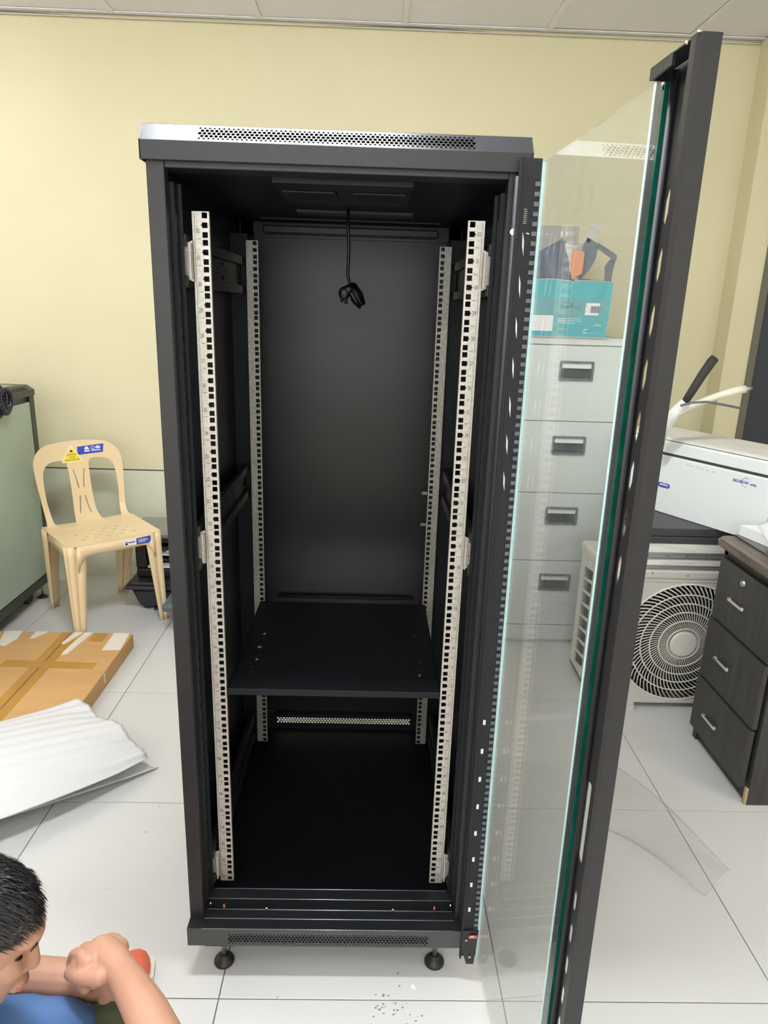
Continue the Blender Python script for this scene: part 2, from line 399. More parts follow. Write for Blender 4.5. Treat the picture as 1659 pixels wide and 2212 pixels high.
for k, (x, y, sx, sy, st) in enumerate(FIXTURES):
    t = thing('ceiling_light', (x*1000, y*1000, ZC-22),
              'surface-mounted fluorescent ceiling light, %s, out of view' % ['above the open black rack', 'at the left side of the room', 'behind the photographer',
              'at the right side of the room', 'at the left behind the photographer'][k], 'ceiling light', 'ceiling lights')
    a, b = sx*500, sy*500; c = WLOC[t.name]
    MB().plate(rect(-a-25, -b-25, a+25, b+25), [rect(-a, -b, a, b)], 22, (c.x, c.y, ZC-11), (1, 0, 0), (0, 1, 0)).build('housing', 'tbar', t)
    MB().box(c.x-a, c.y-b, ZC-58, c.x+a, c.y+b, ZC-10, bev=12).build('diffuser', emit('lamp_diffuser_%d' % k, (.93, .97, 1, 1), st), t)  # diffuser dropped below the ceiling to spread light onto ceiling and walls

# ------------------------------------------------ the open server rack
FY = -78                      # front plane of the posts
rk = thing('server_rack', (0, 320, 0), 'tall empty black server rack standing open in the middle, numbered steel rails inside', 'server rack')
fr = MB()
for sx in (-1, 1):
    a, b = (-306, -277) if sx < 0 else (277, 306)
    fr.box(a, FY, 124, b, FY+26, 1652, bev=1.5)
    fr.box(min(sx*298, sx*306), 690, 100, max(sx*298, sx*306), 728, 1652)
    fr.box(min(sx*262, sx*304), 700, 100, max(sx*262, sx*304), 728, 1652)
fr.box(-277, FY+1, 1637, 277, FY+24, 1652, bev=1.2)
fr.box(-298, FY+24, 1640, 298, FY+70, 1650)
fr.build('front_frame', 'black', rk)
# inner vertical slotted flanges beside the opening
def slots(n, z0, pitch, a0, a1, h): return [rect(a0, z0+k*pitch, a1, z0+k*pitch+h) for k in range(n)]
for sx in (-1, 1):
    u = (sx, 0, 0)
    q = MB().plate(rect(0, 0, 34, 1470), slots(28, 30, 52, 12, 20, 26), 2, (sx*264, -28, 150), u, (0, 0, 1))
    q.plate(rect(0, 0, 30, 1470), slots(56, 18, 26, 8, 14, 9), 2, (sx*271, -52, 150), (0, 1, 0), (0, 0, 1))
    q.box(min(sx*271, sx*298), -53, 150, max(sx*271, sx*298), -50, 1620)
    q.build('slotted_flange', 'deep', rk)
    q = MB().box(min(sx*252, sx*254), 560, 150, max(sx*252, sx*254), 640, 1600)
    q.box(min(sx*252, sx*298), 560, 150, max(sx*252, sx*298), 562, 1600)
    q.build('rear_upright', 'deep', rk)
    # solid side panel with a louvre near the top
    hol = [rect(80+k*17, 1432, 86+k*17, 1490) for k in range(16)]
    MB().plate(rect(-52, -10, 690, 1540), [[(a, b-2+0) for a, b in h] for h in hol], 2, (sx*299, 0, 110), (0, 1, 0), (0, 0, 1))\
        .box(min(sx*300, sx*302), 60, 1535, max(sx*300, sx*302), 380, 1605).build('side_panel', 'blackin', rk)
# roof
def perf(width, rows, pitch):      # hexagonal vent field centred on 0
    hs = []
    for k, (dz, r, off) in enumerate(rows):
        x = -width/2+(pitch/2 if off else 0)
        while x < width/2+.1:
            hs.append(circ(x, dz, r, 8)); x += pitch
    return hs
ROWS = [(-10.6, 1.9, 0), (-5.6, 2.9, 1), (0, 3.0, 0), (5.6, 2.9, 1), (10.6, 1.9, 0)]
sl = Vector((0, 22, 27)); L = sl.length; sl.normalize()
q = MB().plate(rect(-312, 0, 312, L), [[(a, b+L/2) for a, b in h] for h in perf(436, [(d*1.06, r*1.05, o) for d, r, o in ROWS], 7.5)], 1.5, (0, -88, 1674), (1, 0, 0), sl)
q.build('roof_vent_slope', 'cap', rk)
q = MB().box(-312, -89, 1646, 312, -86, 1675, bev=1).box(-312, -66, 1699, 312, 722, 1702).box(-312, 719, 1646, 312, 722, 1702)
q.prism([(-89, 1646), (722, 1646), (722, 1702), (-66, 1702), (-89, 1675)], (-312, 0, 0), (0, 1, 0), (0, 0, 1), (2, 0, 0))
q.prism([(-89, 1646), (722, 1646), (722, 1702), (-66, 1702), (-89, 1675)], (310, 0, 0), (0, 1, 0), (0, 0, 1), (2, 0, 0))
q.build('roof', 'black', rk)
MB().box(-300, -52, 1643, 300, 716, 1646).build('roof_underside', 'deep', rk)
# base
q = MB().plate(rect(-307, 85, 307, 130), [[(a, b+104) for a, b in h] for h in perf(434, [(d*1.1, r*1.05, o) for d, r, o in ROWS], 7.5)], 2, (0, -104, 0), (1, 0, 0), (0, 0, 1))
q.build('base_vent_panel', 'baselit', rk)
MB().box(-240, -99, 88, 240, -97, 127).build('vent_shade_sheet', 'void', rk)  # dark sheet added so the vent holes read as shaded
q = MB().box(-307, -103, 128, 307, -40, 130.5).box(-307, -103, 85, -304, 722, 130).box(304, -103, 85, 307, 722, 130)
q.box(-300, -60, 85, 300, -56, 128)
q.box(-300, -40, 84, 300, 716, 87)
q.build('base_frame', 'deep', rk)
q = MB().box(-276, -52, 130, 276, -50, 159, bev=.6).box(-276, -52, 157, 276, -22, 159, bev=.6).box(-276, -24, 130, 276, -22, 159)
q.box(-276, -22, 136, 276, 4, 138, bev=.5).box(-264, 2, 100, 264, 4, 138)
q.build('front_sill', 'deep', rk)
q = MB()
for y, z in ((-51, 158.6), (-23, 158.8), (-77, 130.6), (-103.4, 129.6), (-53, 131.2)): q.tube([(-275 if z < 150 or y < -40 else -262, y, z), (275 if z < 150 or y < -40 else 262, y, z)], .9, 6)
q.build('folded_edge', 'edgeshine', rk)  # thin bright tubes drawn as highlights along the bent edges
q = MB().plate(rect(-300, 85, 300, 150), [[(a, b+117) for a, b in h] for h in perf(434, [(-7, 3.7, 0), (0, 3.8, 1), (7, 3.7, 0)], 9.4)], 2, (0, 719, 0), (1, 0, 0), (0, 0, 1))
q.build('rear_vent_panel', 'blackin', rk)
for x, z, big in ((-266, 151, 0), (269, 152, 0), (-142, 138, 0), (140, 138, 0)):
    MB().lathe((x, -55, z), [(3.2, 0), (3.6, -2), (2, -4)], 8, 'y').build('screw', 'chrome', rk)
for x in (-236, 233):
    MB().tube([(x, -56, 132.5), (x, -57, 148)], 2.4, 8).build('copper_screw', 'copper', rk)
# rear door, seen from inside
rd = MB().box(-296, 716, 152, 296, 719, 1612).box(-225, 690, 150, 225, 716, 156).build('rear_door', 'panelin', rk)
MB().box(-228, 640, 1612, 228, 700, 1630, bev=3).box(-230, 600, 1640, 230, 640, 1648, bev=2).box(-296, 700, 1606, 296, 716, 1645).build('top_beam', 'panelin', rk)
MB().prism(rrect(0, 0, 40, 150, 14), (215, 716, 766), (1, 0, 0), (0, 0, 1), (0, -10, 0)).build('door_lock', 'panelin', rd)
for z_ in (803, 901): MB().box(221, 699, z_, 246, 706, z_+10, bev=2).build('lock_trim', 'steel', rd)
# fan tray with hanging cable
ft = MB().box(-118, 12, 1634, 128, 262, 1645, bev=1)
ft.build('fan_tray', 'blackin', rk)
ftp = [o for o in COL.objects if o.name == 'fan_tray'][0]
MB().box(-118, 413, 1636, 150, 468, 1643, bev=1).build('roof_stiffener', 'panelin', rk)
for cx in (-62, 70):
    h = [circ(a*8+(4 if b % 2 else 0), b*7, 2.6, 6) for a in range(-5, 6) for b in range(-6, 7) if abs(a*8) < 44]
    MB().plate(rrect(-52, -52, 52, 52, 6), h, 2, (cx, 140, 1632), (1, 0, 0), (0, 1, 0)).build('fan_grille', 'blackin', rk)
pts = [(3, 350, 1640), (3, 350, 1600), (6, 350, 1560), (5, 350, 1530), (4, 350, 1500), (9, 350, 1482), (16, 350, 1470)]
cb = MB().tube(pts, 3.6, 8)
for k in range(4):
    o = k*3
    cb.tube([(10+o, 346+k*3, 1482), (24+o*1.2, 344+k*3, 1462), (36+o*.6, 345+k*3, 1440), (34-o*.3, 350+k*2, 1432), (22-o*.6, 350+k*2, 1446), (8, 350, 1470)], 4.2, 8, closed=True)
cb.ell((-3, 346, 1461), (13, 8, 15)).ell((6, 346, 1470), (12, 8, 10)).tube([(-6, 346, 1455), (-9, 346, 1442)], 3.4, 8).tube([(2, 346, 1452), (1, 346, 1438)], 3.4, 8)
cb.build('fan_cable', 'cable', rk, smooth=True)
# mounting rails with square holes
def rail(x_in, sx, y, m, name):
    hs = []
    for n in range(32):
        for k, dz in ((0, 6.35), (1, 22.225), (2, 38.1)):
            z = n*44.45+dz; a = 8
            if k == 1: hs.append([(a-4.7, z-4.7), (a+4.7, z-4.7), (a+4.7, z-2), (a+7.2, z), (a+4.7, z+2), (a+4.7, z+4.7), (a-4.7, z+4.7)])
            else: hs.append(rect(a-4.7, z-4.7, a+4.7, z+4.7))
    q = MB().plate(rect(0, 0, 29, 1422.4), hs, 2, (x_in, y, 160), (sx, 0, 0), (0, 0, 1))
    q.box(min(x_in+sx*28, x_in+sx*30), y, 160, max(x_in+sx*28, x_in+sx*30), y+26, 1582.4)
    q.box(min(x_in, x_in+sx*2), y, 160, max(x_in, x_in+sx*2), y+7, 1582.4)
    return q.build('mounting_rail', m, rk)
for sx in (-1, 1):
    ro = rail(sx*225, sx, 0, 'zinc', 'front')
    q = MB()
    for n in range(32):
        z = 160+(n+.5)*44.45 - (9.5 if sx < 0 else 0)
        q.mesh(text_mesh('%02d' % (n+1), 10.5), frame((sx*245.5, -1.4, z), (1, 0, 0), (0, 0, 1)) @ Matrix.Diagonal((.68, 1, 1, 1)))
        zz = 160+n*44.45+(0 if sx > 0 else 0)
        q.box(min(sx*240, sx*247), -1.5, zz-.4, max(sx*240, sx*247), -1.2, zz+.4)
    q.box(min(sx*250.4, sx*250.9), -1.4, 162, max(sx*250.4, sx*250.9), -1.1, 1580)
    q.build('stamped_numbers', 'ink', ro)
    rail(sx*225, sx, 537, 'zinc_dk', 'rear')
# side cross rails and zinc brackets
for sx in (-1, 1):
    for k, zc in enumerate((1500, 972, 215)):
        q = MB()
        X = lambda a, b: (min(sx*a, sx*b), max(sx*a, sx*b))
        a, b = X(272, 280)
        q.box(a, -18, zc-32, b, 620, zc+32)
        a, b = X(262, 276)
        q.box(a, -22, zc+24, b, 620, zc+44, bev=2).box(a, -22, zc-44, b, 620, zc-24, bev=2)
        for i in range(16): 
            aa, bb = X(270, 272); q.box(aa, 60+i*22, zc-7, bb, 64+i*22, zc+7)
        for yy in (330, 520): q.lathe((sx*272, yy, zc+14), [(4, 0), (3, -sx*4)], 8, 'x').lathe((sx*272, yy, zc-14), [(4, 0), (3, -sx*4)], 8, 'x')
        q.build('side_crossbar', 'black', rk)
        q = MB()
        q.prism([(0, -34), (0, 34), (22, 24), (22, -24)], (sx*254, -10, zc), (sx, 0, 0), (0, 0, 1), (0, 3, 0))
        q.prism([(22, -14), (22, 14), (30, 12), (30, -12)], (sx*254, -10, zc), (sx, 0, 0), (0, 0, 1), (0, 3, 0))
        aa, bb = X(254, 257); q.box(aa, -24, zc-30, bb, -8, zc+30, bev=.8)
        aa, bb = X(262, 264)
        for i in range(5): q.box(aa, -14, zc-20+i*9, bb, -10, zc-15+i*9)
        q.build('rail_bracket', 'zinc', rk)
# shelf
hs = []
for j in range(8):
    for i in range(4 + j % 2):
        x = (-150+i*100) if j % 2 == 0 else (-185+i*92)
        hs.append(rrect(x-5, 40+j*48, x+5, 43+j*48, 1.4, 2))
for y in (60, 120, 180, 250): hs += [rrect(178, y, 190, y+14, 5, 3), rrect(-190, y, -178, y+14, 5, 3)]
q = MB().plate(rect(-223, 2, 223, 452), hs, 2, (0, 0, 656), (1, 0, 0), (0, 1, 0))
q.box(-223, -3, 642, 223, -1, 657, bev=.7).box(-223, 450, 640, 223, 452, 656).box(-224, 0, 636, -222, 452, 657).box(222, 0, 636, 224, 452, 657)
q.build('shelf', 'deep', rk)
MB().box(-210, 690, 556, 210, 700, 566).build('rear_stiffener', 'blackin', rk)
# levelling feet
for (x, y) in ((-238, -68), (239, -66), (-238, 660), (238, 660)):
    f = MB().lathe((x, y, 0), [(22, 0), (23, 3), (21, 8), (13.5, 12), (12.5, 19), (9, 23), (5, 24)], 20).build('levelling_foot', 'rubber', rk)
    MB().lathe((x, y, 22), [(5.4, 0), (5.4, 62)], 12).build('foot_bolt', 'steel', f)
    MB().box(x-32, y-34, 80, x+32, y+30, 84.6).build('foot_plate', 'black', f)
# hinge side trim of the opening
q = MB().tube([(291, -88, 134), (291, -88, 1640)], 6.5, 10).box(298, -92, 120, 301, -60, 1640)
q.build('gasket_strip', 'blackmatt', rk)
q = MB().tube([(303, -100, 1618), (303, -100, 1585)], 1.6, 8)
q.tube([(303+4*math.cos(t*.9), -100+4*math.sin(t*.9), 1592-t*.42) for t in range(60)], .9, 5)
q.build('hinge_spring', 'steel', rk)
MB().tube([(285, -96, 1556), (300, -98, 1557), (312, -104, 1553)], 1.4, 8).lathe((286, -98, 1556), [(5, 2), (5, -2)], 12, 'y').build('hinge_pin', 'chrome', rk)
MB().prism([(0, 0), (36, 0), (30, -92), (14, -92), (0, -46)], (290, -108, 136), (1, 0, 0), (0, 0, 1), (0, 4, 0))\
    .build('hinge_bracket', 'black', rk)
MB().lathe((310, -109, 66), [(3.4, 0), (3, -2)], 10, 'y').build('rivet', 'steel', rk); MB().lathe((300, -109, 112), [(3, 0), (2.6, -2)], 10, 'y').build('rivet', 'steel', rk)
MB().tube([(304, -112, 124), (322, -112, 125)], 3.4, 10).build('copper_pin', 'copper', rk)

# ------------------------------------------------ the glass door (still part of the rack), local frame: u along door, w to the inside, z
DA = Vector((.052, -.99865, 0)).normalized(); DI = Vector((DA.y, -DA.x, 0))   # DI points to the inside (-X)
H0 = Vector((327, -100, 0))
def D(u, w, z): return H0+DA*u+DI*w+Vector((0, 0, z))
ZT, ZB = 1665, 62
def dbox(q, u0, w0, z0, u1, w1, z1, bev=0):
    mt = Matrix(((DA.x, DI.x, 0, H0.x), (DA.y, DI.y, 0, H0.y), (0, 0, 1, 0), (0, 0, 0, 1)))
    return q.box(u0, w0, z0, u1, w1, z1, bev=bev, mtx=mt)
gd = dbox(MB(), 4, -2, ZB, 427, 2, ZT-5).build('glass_door', 'glass', rk)
dbox(MB(), 0.5, -2.5, ZB, 4, 2.5, ZT-5).build('glass_edge', 'edge', gd)
dbox(MB(), 427, -2.5, ZB, 430, 2.5, ZT-5).build('glass_edge', 'gedge', gd, label='green cut edge of the glass')
dbox(MB(), 404, 2.2, ZB, 409, 3.0, ZT-5).build('sealing_strip', 'edge', gd, label='bright white sealing strip on the glass')
hs = []
for z in [1537-55.4*k for k in range(0, 8)]+[670-55.4*k for k in range(0, 11)]:
    hs.append([(42, z-20), (46.5, z-6), (46.5, z+12), (42, z+21), (37, z+6), (37, z-12)])
hs.append(rrect(34, 735, 50, 858, 8))
q = MB().plate(rect(-24, ZB, 100, ZT), hs, 1.6, D(414, -4.5, 0), DA, (0, 0, 1))
q.prism([(88, -3), (88, 10), (102, 21), (112, 21), (116, 17), (116, 0), (112, -1)], D(414, 0, ZB), DA, DI, (0, 0, ZT-ZB))
q.build('handle_side_profile', 'black', gd)
MB().tube([D(444, -1, ZB), D(444, -1, ZT-4)], 4, 12).build('rolled_lip', 'blackmatt', gd)
q = dbox(MB(), 434, -1, ZT-2, 529, 20, ZT, bev=.5); dbox(q, 434, 17, ZT-11, 480, 20, ZT); dbox(q, 432, -1, ZT-11, 434, 20, ZT)
q.build('profile_end_plate', 'black', gd)
MB().ell(D(524, 18, ZT+1), (2.2, 2.2, 2)).build('plate_screw', 'chrome', gd); MB().ell(D(505, 19, ZT-1), (2.6, 2.6, 2)).build('plate_screw', 'chrome', gd)
MB().tube([D(448, 12, ZT-22), D(458, 17, ZT-20)], 1.5, 6).build('latch_pin', 'chrome', gd)
# hinge-side steel profile with slots
hs = [[(19, z), (22, z+14), (23, z+36), (20, z+24)] for z in [1520-66*k for k in range(0, 7)]]+[rect(19, z, 24, z+11) for z in [118+66*k for k in range(0, 9)]]
q = MB().plate(rect(0, ZB, 36, ZT), hs, 1.6, D(1, 3, 0), DI, (0, 0, 1))
q.prism([(-1, 36), (-1, 39), (9, 39), (9, 36)], D(0, 0, ZB), DA, DI, (0, 0, ZT-ZB))
q.build('hinge_side_profile', 'blackmatt', gd)
q = MB()
for h in hs:
    z0_ = min(p[1] for p in h)
    q.prism([(a, b) for a, b in h], D(1.9, 3, 0), DI, (0, 0, 1), DA*.5)
q.build('slot_light', 'white', gd, kind='stuff')  # white plates painted in for the light seen at the slots
q = MB()
for k in range(104): dbox(q, 2, 3.5, 100+k*14.8, 4.5, 12, 106.5+k*14.8)
q.build('ladder_blocks', 'greyframe', gd, kind='stuff')  # row of small grey blocks beside the glass edge
MB().box(302, -97, 100, 312, -56, 1645).build('hinge_post', 'blackmatt', rk)

# ------------------------------------------------ the other cabinet at the left edge
LC = thing('glass_cabinet', (-1810, 1500, 0), 'dark cabinet with a frosted green glass door at the left edge', 'cabinet')
q = MB()
q.box(-2110, 1005, 82, -1512, 2008, 124, bev=2)                                   # base
for y0, y1 in ((1965, 2006), (1007, 1048)): q.box(-1548, y0, 124, -1514, y1, 992, bev=1.5)
q.box(-2106, 1975, 124, -1548, 2004, 992).box(-2106, 1010, 124, -1548, 1040, 992).box(-2106, 1040, 124, -2076, 1975, 992)
q.box(-1560, 1048, 964, -1524, 1965, 990)
q.build('carcass', 'cabblk', LC)
q = MB().prism([(0, 0), (0, 26), (-34, 48), (-566, 48), (-600, 26), (-600, 0)], (-1510, 1000, 994), (1, 0, 0), (0, 0, 1), (0, 1010, 0))
q.build('cabinet_roof', 'cabblk', LC)
MB().box(-2040, 1060, 1041, -1570, 1950, 1044).build('cover_plate', 'cabtop', LC)
for y_ in (1780, 1500): MB().box(-1640, y_, 1044, -1600, y_+35, 1046).build('cover_tab', 'cabblk', LC)
sn = Vector((-34, 0, 22)).normalized()
MB().plate(rect(0, 6, 180, 28), [rect(8+6*i, 9, 11+6*i, 25) for i in range(28)], 1, Vector((-1510, 1780, 1020))+Vector((.4, 0, 1))*.9, (0, 1, 0), sn).build('vent_strip', 'acdark', LC)
g_ = MB().box(-1520, 1050, 130, -1514, 1957, 968).build('glass_door', 'frost', LC)
MB().box(-1519, 1957, 126, -1513, 1962, 990).build('door_edge', 'rubber', g_); MB().box(-1522, 1040, 124, -1513, 1049, 990).build('door_edge', 'rubber', g_)
for (x, y) in ((-1545, 1940), (-1545, 1070), (-2070, 1940), (-2070, 1070)):
    f = MB().lathe((x, y, 0), [(24, 0), (26, 4), (16, 8), (9, 14)], 18).build('levelling_foot', 'rubber', LC)
    MB().lathe((x, y, 12), [(5, 0), (5, 72)], 10).build('foot_bolt', 'steel', f)
for y in (1860, 1130): MB().lathe((-1580, y, 34), [(30, -12), (34, -8), (34, 8), (30, 12)], 16, 'x').box(-1600, y-20, 50, -1560, y+20, 84).build('caster', 'rubber', LC)
# things on the cabinet
t = thing('corrugated_hose', (-1560, 1560, 1047), 'coil of black corrugated hose hanging over the glass cabinet edge', 'hose')
q = MB(); w_ = MB()
for (cy, r, dx) in ((1640, 62, 0), (1655, 48, 30)):
    pts = [(-1494+dx*.9+3*math.sin(a*2), cy+r*.95*math.sin(a), 1010+r*math.cos(a)) for a in [2*PI*i/44 for i in range(44)]]
    q.tube(pts, [12 if i % 2 else 9.4 for i in range(44)], 10, closed=True)
    w_.tube(pts, 9.7, 6, closed=True)
q.build('hose', 'hose', t); w_.build('hose_core', 'hosewht', t)
t = thing('keyboard_tray', (-1640, 1690, 1047), 'dark flat device on top of the glass cabinet', 'device')
MB().box(-1760, 1500, 1062, -1560, 1720, 1076, bev=5).build('device_top', 'cabblk', t)
MB().box(-1740, 1540, 1046, -1610, 1690, 1063, bev=3).build('device_foot', 'rubber', t)

# ------------------------------------------------ plastic chair (local space, rotated)
CH_RZ = math.radians(40)
ch = thing('plastic_chair', (-1160, 1748, 0), 'beige moulded plastic chair with yellow triangle sticker beside the glass cabinet', 'chair', rz=CH_RZ)
def seatmap(co):   # flat seat (x, y, z~0) -> dished
    x, y, z = co
    dish = -9*(1-min(1, (x/190)**2))*(1-min(1, ((y+10)/190)**2))
    return Vector((x, y, z+432+dish))
def slice_all(bm, axis, vals):
    for v in vals:
        no = Vector((1, 0, 0)) if axis == 'x' else Vector((0, 1, 0)) if axis == 'y' else Vector((0, 0, 1))
        bmesh.ops.bisect_plane(bm, geom=bm.verts[:]+bm.edges[:]+bm.faces[:], plane_co=no*v, plane_no=no)
holes = []
for j, y in enumerate((-120, -78, -36, 6, 48)):
    for i in range(5 - j % 2):
        x = (-112+i*56) if j % 2 == 0 else (-84+i*56)
        holes.append(rrect(x-9, y-6, x+9, y+6, 3, 2))
q = MB().plate(rrect(-205, -205, 205, 150, 26, 6), holes, 4, (0, 0, 0), (1, 0, 0), (0, 1, 0))
slice_all(q.bm, 'x', [-150, -100, -50, 0, 50, 100, 150]); slice_all(q.bm, 'y', [-150, -100, -50, 0, 50, 100])
seat = q.build('seat', 'chair', ch, warp=seatmap, smooth=False)
# back rest: flat shape (x, s), s = length upward from the seat rear
def half(s):       # half width of back along s
    return 172+16*math.sin(min(1, s/300)*PI*.5)
out = [(-205, -60)]
out += [(-205, -20), (-196, 0), (-186, 20)]
out += [(-176, 70), (-176, 150), (-184, 240)]
cxr = 96
out += [(-cxr+90*math.cos(a)*-1, 300+92*math.sin(a)) for a in [i*PI/2/8 for i in range(9)]]
out += [(x, 392+6*(1-(x/96)**2)) for x in (-50, 0, 50)]
out += [(cxr+90*math.cos(a), 300+92*math.sin(a)) for a in [PI/2-i*PI/2/8 for i in range(9)]]
out += [(184, 240), (176, 150), (176, 70), (186, 20), (196, 0), (205, -20), (205, -60)]
def opening(sg):
    p = [(80, -14), (120, -17), (142, -4), (150, 24), (151, 90), (155, 190), (154, 250), (146, 286), (126, 308), (96, 316), (66, 315), (50, 308), (44, 292), (42, 200), (45, 110), (54, 40), (66, 2)]
    return [(sg*a, b) for a, b in p]
def cslot(sg, s0, s1, bow):
    L_ = [(sg*(12+bow*(4*(t-.5)**2)), s0+(s1-s0)*t) for t in [i/6 for i in range(7)]]
    return [(a-2.6, b) for a, b in L_]+[(a+2.6, b) for a, b in L_[::-1]]
def hyper(sg, s0, s1):     # hourglass slots
    L_ = [(sg*(10+16*abs((s-170)/110)**1.6), s) for s in [s0+(s1-s0)*i/7 for i in range(8)]]
    return [(a-2.6, b) for a, b in L_]+[(a+2.6, b) for a, b in L_[::-1]]
def chaikin(p, k=2):
    for _ in range(k):
        o = []
        for i in range(len(p)):
            a, b = p[i], p[(i+1) % len(p)]
            o += [(a[0]*.75+b[0]*.25, a[1]*.75+b[1]*.25), (a[0]*.25+b[0]*.75, a[1]*.25+b[1]*.75)]
        p = o
    return p
q = MB().plate(chaikin(out, 1), [chaikin(opening(1)), chaikin(opening(-1)), hyper(1, 188, 270), hyper(-1, 188, 270), hyper(1, 70, 152), hyper(-1, 70, 152)], 4.5, (0, 0, 0), (1, 0, 0), (0, 1, 0))
slice_all(q.bm, 'x', range(-180, 200, 24)); slice_all(q.bm, 'y', range(-50, 400, 18))
def backmap(co):
    x, s, n = co.x, co.y, co.z
    R = 90.0; s0 = -10   # bend from seat plane to back plane
    tilt = math.radians(78)
    arc = R*tilt
    if s < s0: y, z, ang = 155+(s+50), 0, 0
    elif s < s0+arc:
        a = (s-s0)/R; y = 195+R*math.sin(a)-0; z = R*(1-math.cos(a)); ang = a
    else:
        a = tilt; e = (s-s0-arc)*1.05; y = 195+R*math.sin(a)+e*math.cos(a); z = R*(1-math.cos(a))+e*math.sin(a); ang = a
    curve = 26*(x/190)**2*min(1, max(0, s/80))           # sides come forward
    y -= curve
    yy = y-100; dish = -9*(1-min(1, (x/190)**2))*(1-min(1, ((yy+10)/190)**2))*(1-smoothstep(-30, 30, s)); z += dish-2.6*(1-smoothstep(-58, -30, s))
    return Vector((x*(1+.07*min(1, max(0, s/150))), y-100+n*-math.sin(ang), z+433+n*math.cos(ang)))
back = q.build('backrest', 'chair', ch, warp=backmap, smooth=False)
# skirt and legs
q = MB()
def apron(p0, p1, arch=True, n=24):
    p0, p1 = Vector(p0), Vector(p1); d = p1-p0
    top, bot = [], []
    for i in range(n+1):
        t = i/n; e = abs(2*t-1)
        h = 46+ (70*max(0, (e-.72)/.28)**2.2)
        p = p0+d*t; top.append(q.bm.verts.new((p.x, p.y, 430))); bot.append(q.bm.verts.new((p.x*1.012, p.y*1.02, 430-h)))
    for i in range(n): f = q.bm.faces.new((top[i], top[i+1], bot[i+1], bot[i])); f.smooth = True
apron((-168, -207, 0), (168, -207, 0)); apron((207, -170, 0), (190, 130, 0)); apron((-207, -170, 0), (-190, 130, 0)); apron((-150, 150, 0), (150, 150, 0))
q.build('apron', 'chair', ch, solid=4)
def leg(sx, sy, foot):
    q = MB(); n = 10
    topc = Vector((sx*203, sy*203 if sy < 0 else 160, 430)); fc = Vector((foot[0], foot[1], 0))
    rings = []
    for i in range(n+1):
        t = i/n; c = topc.lerp(fc, t); w = 76*(1-t)+36*t
        prof = []
        for (a, b) in ((-1, 0), (-.55, 0), (-.5, .1), (-.4, .1), (-.35, 0), (-.14, 0), (-.04, .04), (0, .14), (0, .35), (.1, .4), (.1, .5), (0, .55), (0, 1)):
            # corner L profile: first arm along x, second along y
            prof.append(Vector((c.x+sx*a*w, c.y-sy*b*w if True else 0, c.z)))
        rings.append([q.bm.verts.new(p) for p in prof])
    for A, B in zip(rings, rings[1:]):
        for j in range(len(A)-1): f = q.bm.faces.new((A[j], A[j+1], B[j+1], B[j])); f.smooth = True
    return q.build('leg', 'chair', ch, solid=4.5)
leg(-1, -1, (-200, -212)); leg(1, -1, (208, -212)); leg(1, 1, (178, 236)); leg(-1, 1, (-178, 236))
# stickers on the back
def onback(x, s, n=3.2): return backmap(Vector((x, s, n)))
def backsheet(mesh_or_poly, name, m, n=3.2, label=None, parent=back):
    q = MB().plate(mesh_or_poly, [], .3, (0, 0, 0), (1, 0, 0), (0, 1, 0))
    slice_all(q.bm, 'x', range(-180, 200, 24)); slice_all(q.bm, 'y', range(0, 400, 30))
    for v in q.bm.verts: v.co.z += n
    return q.build(name, m, parent, warp=backmap, label=label)
def backtext(body, size, x, s, m, parent, n=3.9, sh=0):
    q = MB().mesh(text_mesh(body, size, ext=.1), frame((x, s, n), (1, 0, 0), (0, 1, 0)))
    return q.build('lettering', m, parent, warp=backmap)
bs = backsheet([(6, 332), (112, 336), (120, 374), (8, 368)], 'blue_sticker', 'blue', 2.8, 'blue sticker with white symbols')
ys = backsheet([(-60, 303), (22, 303), (26, 308), (-16, 374), (-22, 374), (-64, 308)], 'yellow_sticker', 'white', 3.1, 'yellow triangle sticker')
backsheet([(-57, 305.5), (19, 305.5), (22, 309), (-17.5, 370), (-20.5, 370), (-60, 309)], 'yellow_print', 'yellow', 3.4, None, ys)
backtext('BAWAL', 12, -19, 336, 'ink', ys); backtext('ANG', 11.5, -19, 324.5, 'ink', ys); backtext('MARUPOK!', 12.5, -19, 312.5, 'ink', ys)
backsheet([(-24, 347), (-14, 347), (-14, 356), (-24, 356)], 'print_block', 'dkblue', 3.8, None, ys)
q = MB()
q.plate([(36, 352), (58, 353), (54, 361), (50, 366), (44, 366), (40, 361)], [], .3, (0, 0, 3.3), (1, 0, 0), (0, 1, 0))
q.plate(circ(72, 358, 8, 16), [circ(72, 358, 6, 16)], .3, (0, 0, 3.3), (1, 0, 0), (0, 1, 0))
q.plate(circ(94, 360, 7, 16), [], .3, (0, 0, 3.3), (1, 0, 0), (0, 1, 0)); q.plate(rrect(84, 356, 104, 364, 3), [], .3, (0, 0, 3.4), (1, 0, 0), (0, 1, 0))
q.plate(rect(36, 343, 58, 349), [], .3, (0, 0, 3.3), (1, 0, 0), (0, 1, 0)); q.plate(rect(66, 345, 104, 349), [], .3, (0, 0, 3.3), (1, 0, 0), (0, 1, 0))
q.build('sticker_symbols', 'white', bs, warp=backmap)
backtext('ISO', 7, 94, 360, 'blue', bs, 4.0)
st = MB().box(30, -214.5, 396, 148, -213, 424, bev=0).build('front_sticker', 'white', ch, label='white and blue sticker on the seat edge')
MB().prism([(84, 396), (140, 394), (149, 404), (149, 426), (84, 424)], (0, -215, 0), (1, 0, 0), (0, 0, 1), (0, -.6, 0)).build('blue_print', 'blue', st)
MB().box(48, -215.2, 408, 78, -215, 412).box(34, -215.2, 400, 45, -215, 409).box(34, -215.2, 411, 45, -215, 415).build('lettering', 'dkblue', st)
